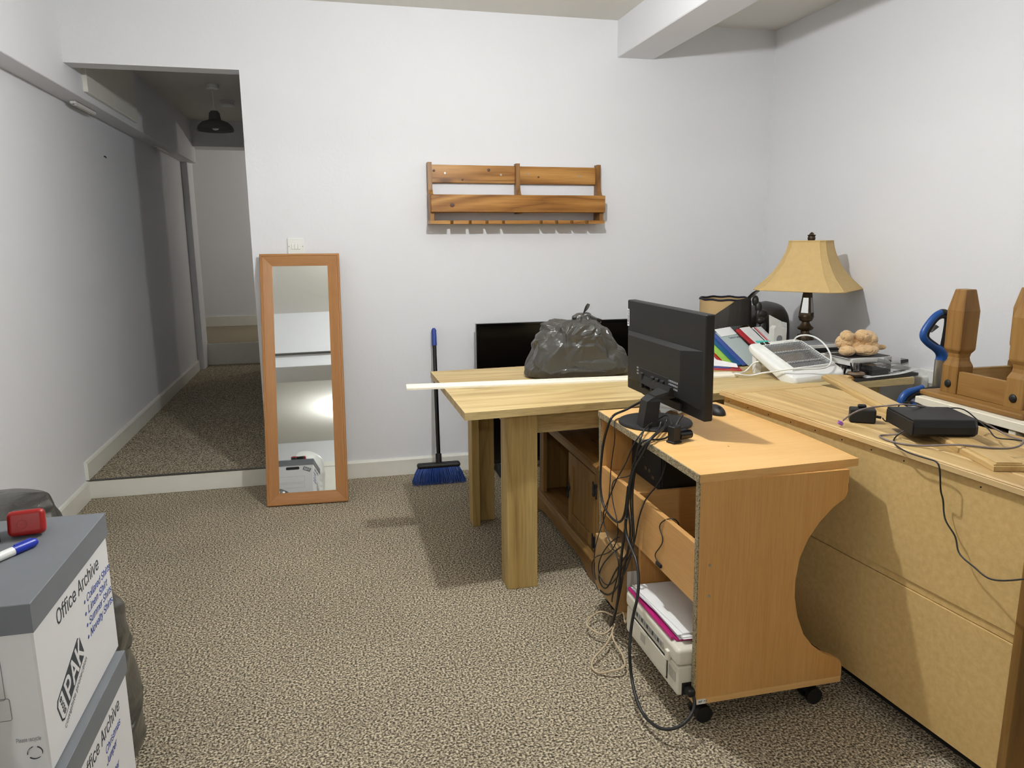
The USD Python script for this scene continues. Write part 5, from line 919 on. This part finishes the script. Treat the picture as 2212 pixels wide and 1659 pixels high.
# ------------------------------------------------------------------ archive boxes, tape gun, marker
def archive_box(x1, y0, y1, z0, hh, label, lines):
    W, H = 0.335, hh
    t = thing('archive_box', label, 'box', (x1-W/2, (y0+y1)/2, z0+0.0006)); x0 = x1-W; zb = z0+0.0006; zt_ = zb+H
    part(t, 'carton', bx(x0+0.003, x1-0.003, y0+0.003, y1-0.003, zb, zt_-0.004, 0.003), 'card_white')
    lid = Polygon([(x0, y0), (x1, y0), (x1, y1), (x0, y1)]).difference(Polygon([(x0+0.002, y0+0.002), (x1-0.002, y0+0.002), (x1-0.002, y1-0.002), (x0+0.002, y1-0.002)]))
    part(t, 'lid', join(prism(lid, 'z', zt_-0.047, zt_-0.002), bx(x0, x1, y0, y1, zt_-0.003, zt_, 0.0012)), 'card_grey', smooth=20, label='grey lid')
    L_ = y1-y0; xf_ = x1-0.0028; R_, U_ = (0, 1, 0), (0, 0, 1)
    part(t, 'printed_title', text('Office Archive', 0.026, (xf_, y0+0.095, zt_-0.088), R_, U_, 0.0003, width=0.225), 'ink_dark', smooth=False)
    # tilted logo
    lo = np.array([xf_, y0+0.068, zt_-0.248]); ca, sa = math.cos(math.radians(22)), math.sin(math.radians(22)); r, u = np.array([0, ca, sa]), np.array([0, -sa, ca])
    pl = np.array([(0, 0.008), (0.008, 0), (0.132, 0), (0.140, 0.008), (0.140, 0.042), (0.132, 0.050), (0.008, 0.050), (0, 0.042)])
    def plate(pp, off): return loft([np.array([lo+r*a+u*b+np.array([o, 0, 0]) for a, b in pp]) for o in (off, off+0.0003)])
    lp = part(t, 'logo_plate', plate(pl, 0.0), 'ink_dark', smooth=False)
    part(t, 'logo_plate_inner', plate(np.array([(0.003, 0.010), (0.010, 0.003), (0.030, 0.003), (0.030, 0.047), (0.010, 0.047), (0.003, 0.040)]), 0.0003), 'card_white', smooth=False, parent=lp)
    part(t, 'logo_lettering', text('PAK', 0.040, lo+r*0.036+u*0.005+np.array([0.0003, 0, 0]), r, u, 0.0003, width=0.098, bold=True), 'card_white', smooth=False, parent=lp)
    part(t, 'logo_lettering', text('store', 0.012, lo+r*0.022+u*0.006+np.array([0.0006, 0, 0]), u, -r, 0.0003, width=0.038, bold=True), 'ink_dark', smooth=False, parent=lp)
    part(t, 'printed_slogan', text('complete protection', 0.010, lo+r*0.002-u*0.0165, r, u, 0.0003, width=0.138), 'ink_grey', smooth=False)
    for k, s in enumerate(lines):
        if s: part(t, 'handwriting', text(s, 0.0145, (xf_, y0+L_-0.168-0.002*(k % 2), zt_-0.118-0.0225*k), R_, U_, 0.0003, slant=0.25, width=min(0.160, 0.0105*len(s))), 'ink_blue', smooth=False)
    # end towards the viewer: form boxes and the recycling mark; far end: hand hole and logo
    yf = y0+0.0029
    for z_a, z_b, xa, xb in ((zt_-0.150, zt_-0.075, x0+0.04, x1-0.055), (zt_-0.185, zt_-0.155, x0+0.04, x1-0.050)):
        ring = shapely.box(xa, z_a, xb, z_b).buffer(0.004).difference(shapely.box(xa, z_a, xb, z_b).buffer(0.003)); part(t, 'printed_frame', prism(ring, 'y', yf-0.0003, yf), 'ink_grey', smooth=False)
    part(t, 'printed_note', text('Please recycle', 0.007, (x1-0.046, yf, zt_-0.228), (1, 0, 0), (0, 0, 1), 0.0003, width=0.034), 'ink_grey', smooth=False)
    for k in range(3):
        a0 = math.radians(90+120*k+12); arc = [(x1-0.022+0.0105*math.cos(a0+math.radians(86)*v), yf-0.0002, zt_-0.248+0.0105*math.sin(a0+math.radians(86)*v)) for v in np.linspace(0, 1, 8)]
        part(t, 'recycling_mark', tube(arc, 0.0022, 6, smooth=False, flat=0.15), 'ink_dark')
    yfar = y1-0.0029
    hole = shapely.LineString([(x0+0.125, zt_-0.072), (x0+0.21, zt_-0.072)]).buffer(0.012); part(t, 'hand_hole', prism(hole, 'y', yfar-0.0002, yfar+0.0002), 'dark_gap', smooth=False)
    lo2 = np.array([x1-0.03, yfar, zt_-0.110]); r2, u2 = np.array([-0.94, 0, 0.342]), np.array([0.342, 0, 0.94])
    lp2 = part(t, 'logo_plate', loft([np.array([lo2+r2*a+u2*b+np.array([0, o, 0]) for a, b in ((0, 0), (0, 0.03), (0.062, 0.03), (0.062, 0))]) for o in (0, 0.0003)]), 'ink_dark', smooth=False)
    part(t, 'logo_lettering', text('PAK', 0.022, lo2+r2*0.006+u2*0.004+np.array([0, 0.0003, 0]), r2, u2, 0.0003, width=0.05, bold=True), 'card_white', smooth=False, parent=lp2)
    for z_a, z_b in ((zt_-0.19, zt_-0.14), (zt_-0.235, zt_-0.20)):
        ring = shapely.box(x0+0.06, z_a, x1-0.07, z_b).difference(shapely.box(x0+0.061, z_a+0.001, x1-0.071, z_b-0.001)); part(t, 'printed_frame', prism(ring, 'y', yfar, yfar+0.0003), 'ink_grey', smooth=False)
archive_box(-0.455, 1.15, 1.54, 0.0, 0.218, 'white archive box with a grey lid, lowest of the stack at the left', [])
archive_box(-0.452, 1.145, 1.532, 0.2190, 0.290, 'white archive box labelled for jumpers under the topmost one', ['Christmas', 'Jumper', '', 'Winter', 'Shirts'])
archive_box(-0.4645, 1.163, 1.552, 0.5096, 0.290, 'white archive box labelled for shirts, topmost of the stack with the marker on it', ['• Collared Shirts', '• Linen Shirt', '• Summer Shirts.', '• Novelty Shirts.'])
ZL = 0.7998
t = thing('marker_pen', 'white marker pen with a blue cap on the top archive box', 'marker', (-0.56, 1.36, ZL), None)
ma, mb = np.array([-0.602, 1.290, ZL+0.0085]), np.array([-0.5365, 1.403, ZL+0.0085]); md = (mb-ma)/np.linalg.norm(mb-ma)
part(t, 'barrel', tube([ma, ma+md*0.088], 0.0078, 20, smooth=False), 'white_gloss', smooth=50)
part(t, 'cap', tube([ma+md*0.086, ma+md*0.124, ma+md*0.1305], [0.0083, 0.0083, 0.0060], 20, smooth=False), 'pen_blue', smooth=40)
part(t, 'cap_clip', tube([ma+md*0.090+np.array([0, 0, 0.0088]), ma+md*0.122+np.array([0, 0, 0.0088])], 0.0018, 6, smooth=False), 'pen_blue')
t = thing('tape_gun', 'red and black packing tape dispenser on the top archive box', 'tape dispenser', (-0.58, 1.48, ZL))
part(t, 'red_block', xf(rbox(-0.030, 0.030, -0.012, 0.012, 0.0, 0.046, 0.009), rot(rz=9, rx=-14), (-0.567, 1.452, ZL+0.004)), 'red_plastic', smooth=40)
part(t, 'block_back', xf(rbox(-0.033, 0.022, 0.012, 0.05, 0.0, 0.040, 0.007), rot(rz=9, rx=-14), (-0.567, 1.452, ZL+0.010)), 'black_plastic', smooth=40)
part(t, 'block_mark', xf(tube([(0.008*math.cos(a)-0.006, -0.0123, 0.021+0.008*math.sin(a)) for a in np.linspace(0, 2*np.pi, 20)], 0.0006, 5, smooth=False), rot(rz=9, rx=-14), (-0.567, 1.452, ZL+0.004)), 'red_plastic')
t = thing('paste_tin', 'round black tub with a red lid at the left edge on the archive box', 'tub', (-0.64, 1.44, ZL))
part(t, 'tub', lathe([(0, 0.0005), (0.029, 0.0005), (0.030, 0.042), (0, 0.042)], 32, (-0.634, 1.430, ZL)), 'black_plastic', smooth=40); part(t, 'lid', lathe([(0, 0.0425), (0.0315, 0.0425), (0.0315, 0.0505), (0.0295, 0.0525), (0, 0.0525)], 32, (-0.634, 1.430, ZL)), 'red_plastic', smooth=40)

# sacks by the left wall
t = thing('bin_bag', 'black sack lying behind the archive boxes by the left wall', 'bin bag', (-1.08, 2.45, 0))
part(t, 'sack', bag_mesh((-1.06, 2.42, 0.0005), [(0, 0, .02, .02, .02), (.02, 0, .17, .16, .2), (.07, .03, .20, .185, .24), (.4, .28, .21, .195, .25), (.7, .46, .20, .185, .23), (.86, .54, .18, .155, .19), (.95, .565, .10, .09, .1), (1, .575, .01, .01, .01)], 51, fold=0.03, crumple=0.02, sq=0.8, foldk=3), 'bag_black', smooth=28)
t = thing('bin_bag', 'small black sack standing right behind the archive boxes', 'bin bag', (-0.66, 1.93, 0))
part(t, 'sack', bag_mesh((-0.680, 1.905, 0.0005), [(0, 0, .02, .02, .02), (.02, 0, .11, .11, .13), (.08, .03, .13, .128, .16), (.4, .22, .125, .122, .16), (.7, .38, .11, .108, .14), (.86, .45, .085, .08, .11), (.95, .475, .05, .045, .06), (1, .485, .006, .006, .01)], 63, fold=0.03, crumple=0.02, sq=0.85, foldk=4), 'bag_black', smooth=28)
t = thing('bin_bag', 'big white plastic sack beside the archive boxes, seen in the mirror', 'bin bag', (-0.60, 0.80, 0))
part(t, 'sack', bag_mesh((-0.66, 0.66, 0.0005), [(0, 0, .02, .02, .02), (.02, 0, .12, .12, .13), (.06, .03, .15, .15, .17), (.5, .55, .16, .16, .18), (.8, .88, .16, .165, .18), (.9, 1.02, .13, .14, .14), (.96, 1.08, .08, .08, .08), (1, 1.1, .01, .01, .01)], 77, fold=0.03, crumple=0.02, sq=0.85), 'bag_white', smooth=40)
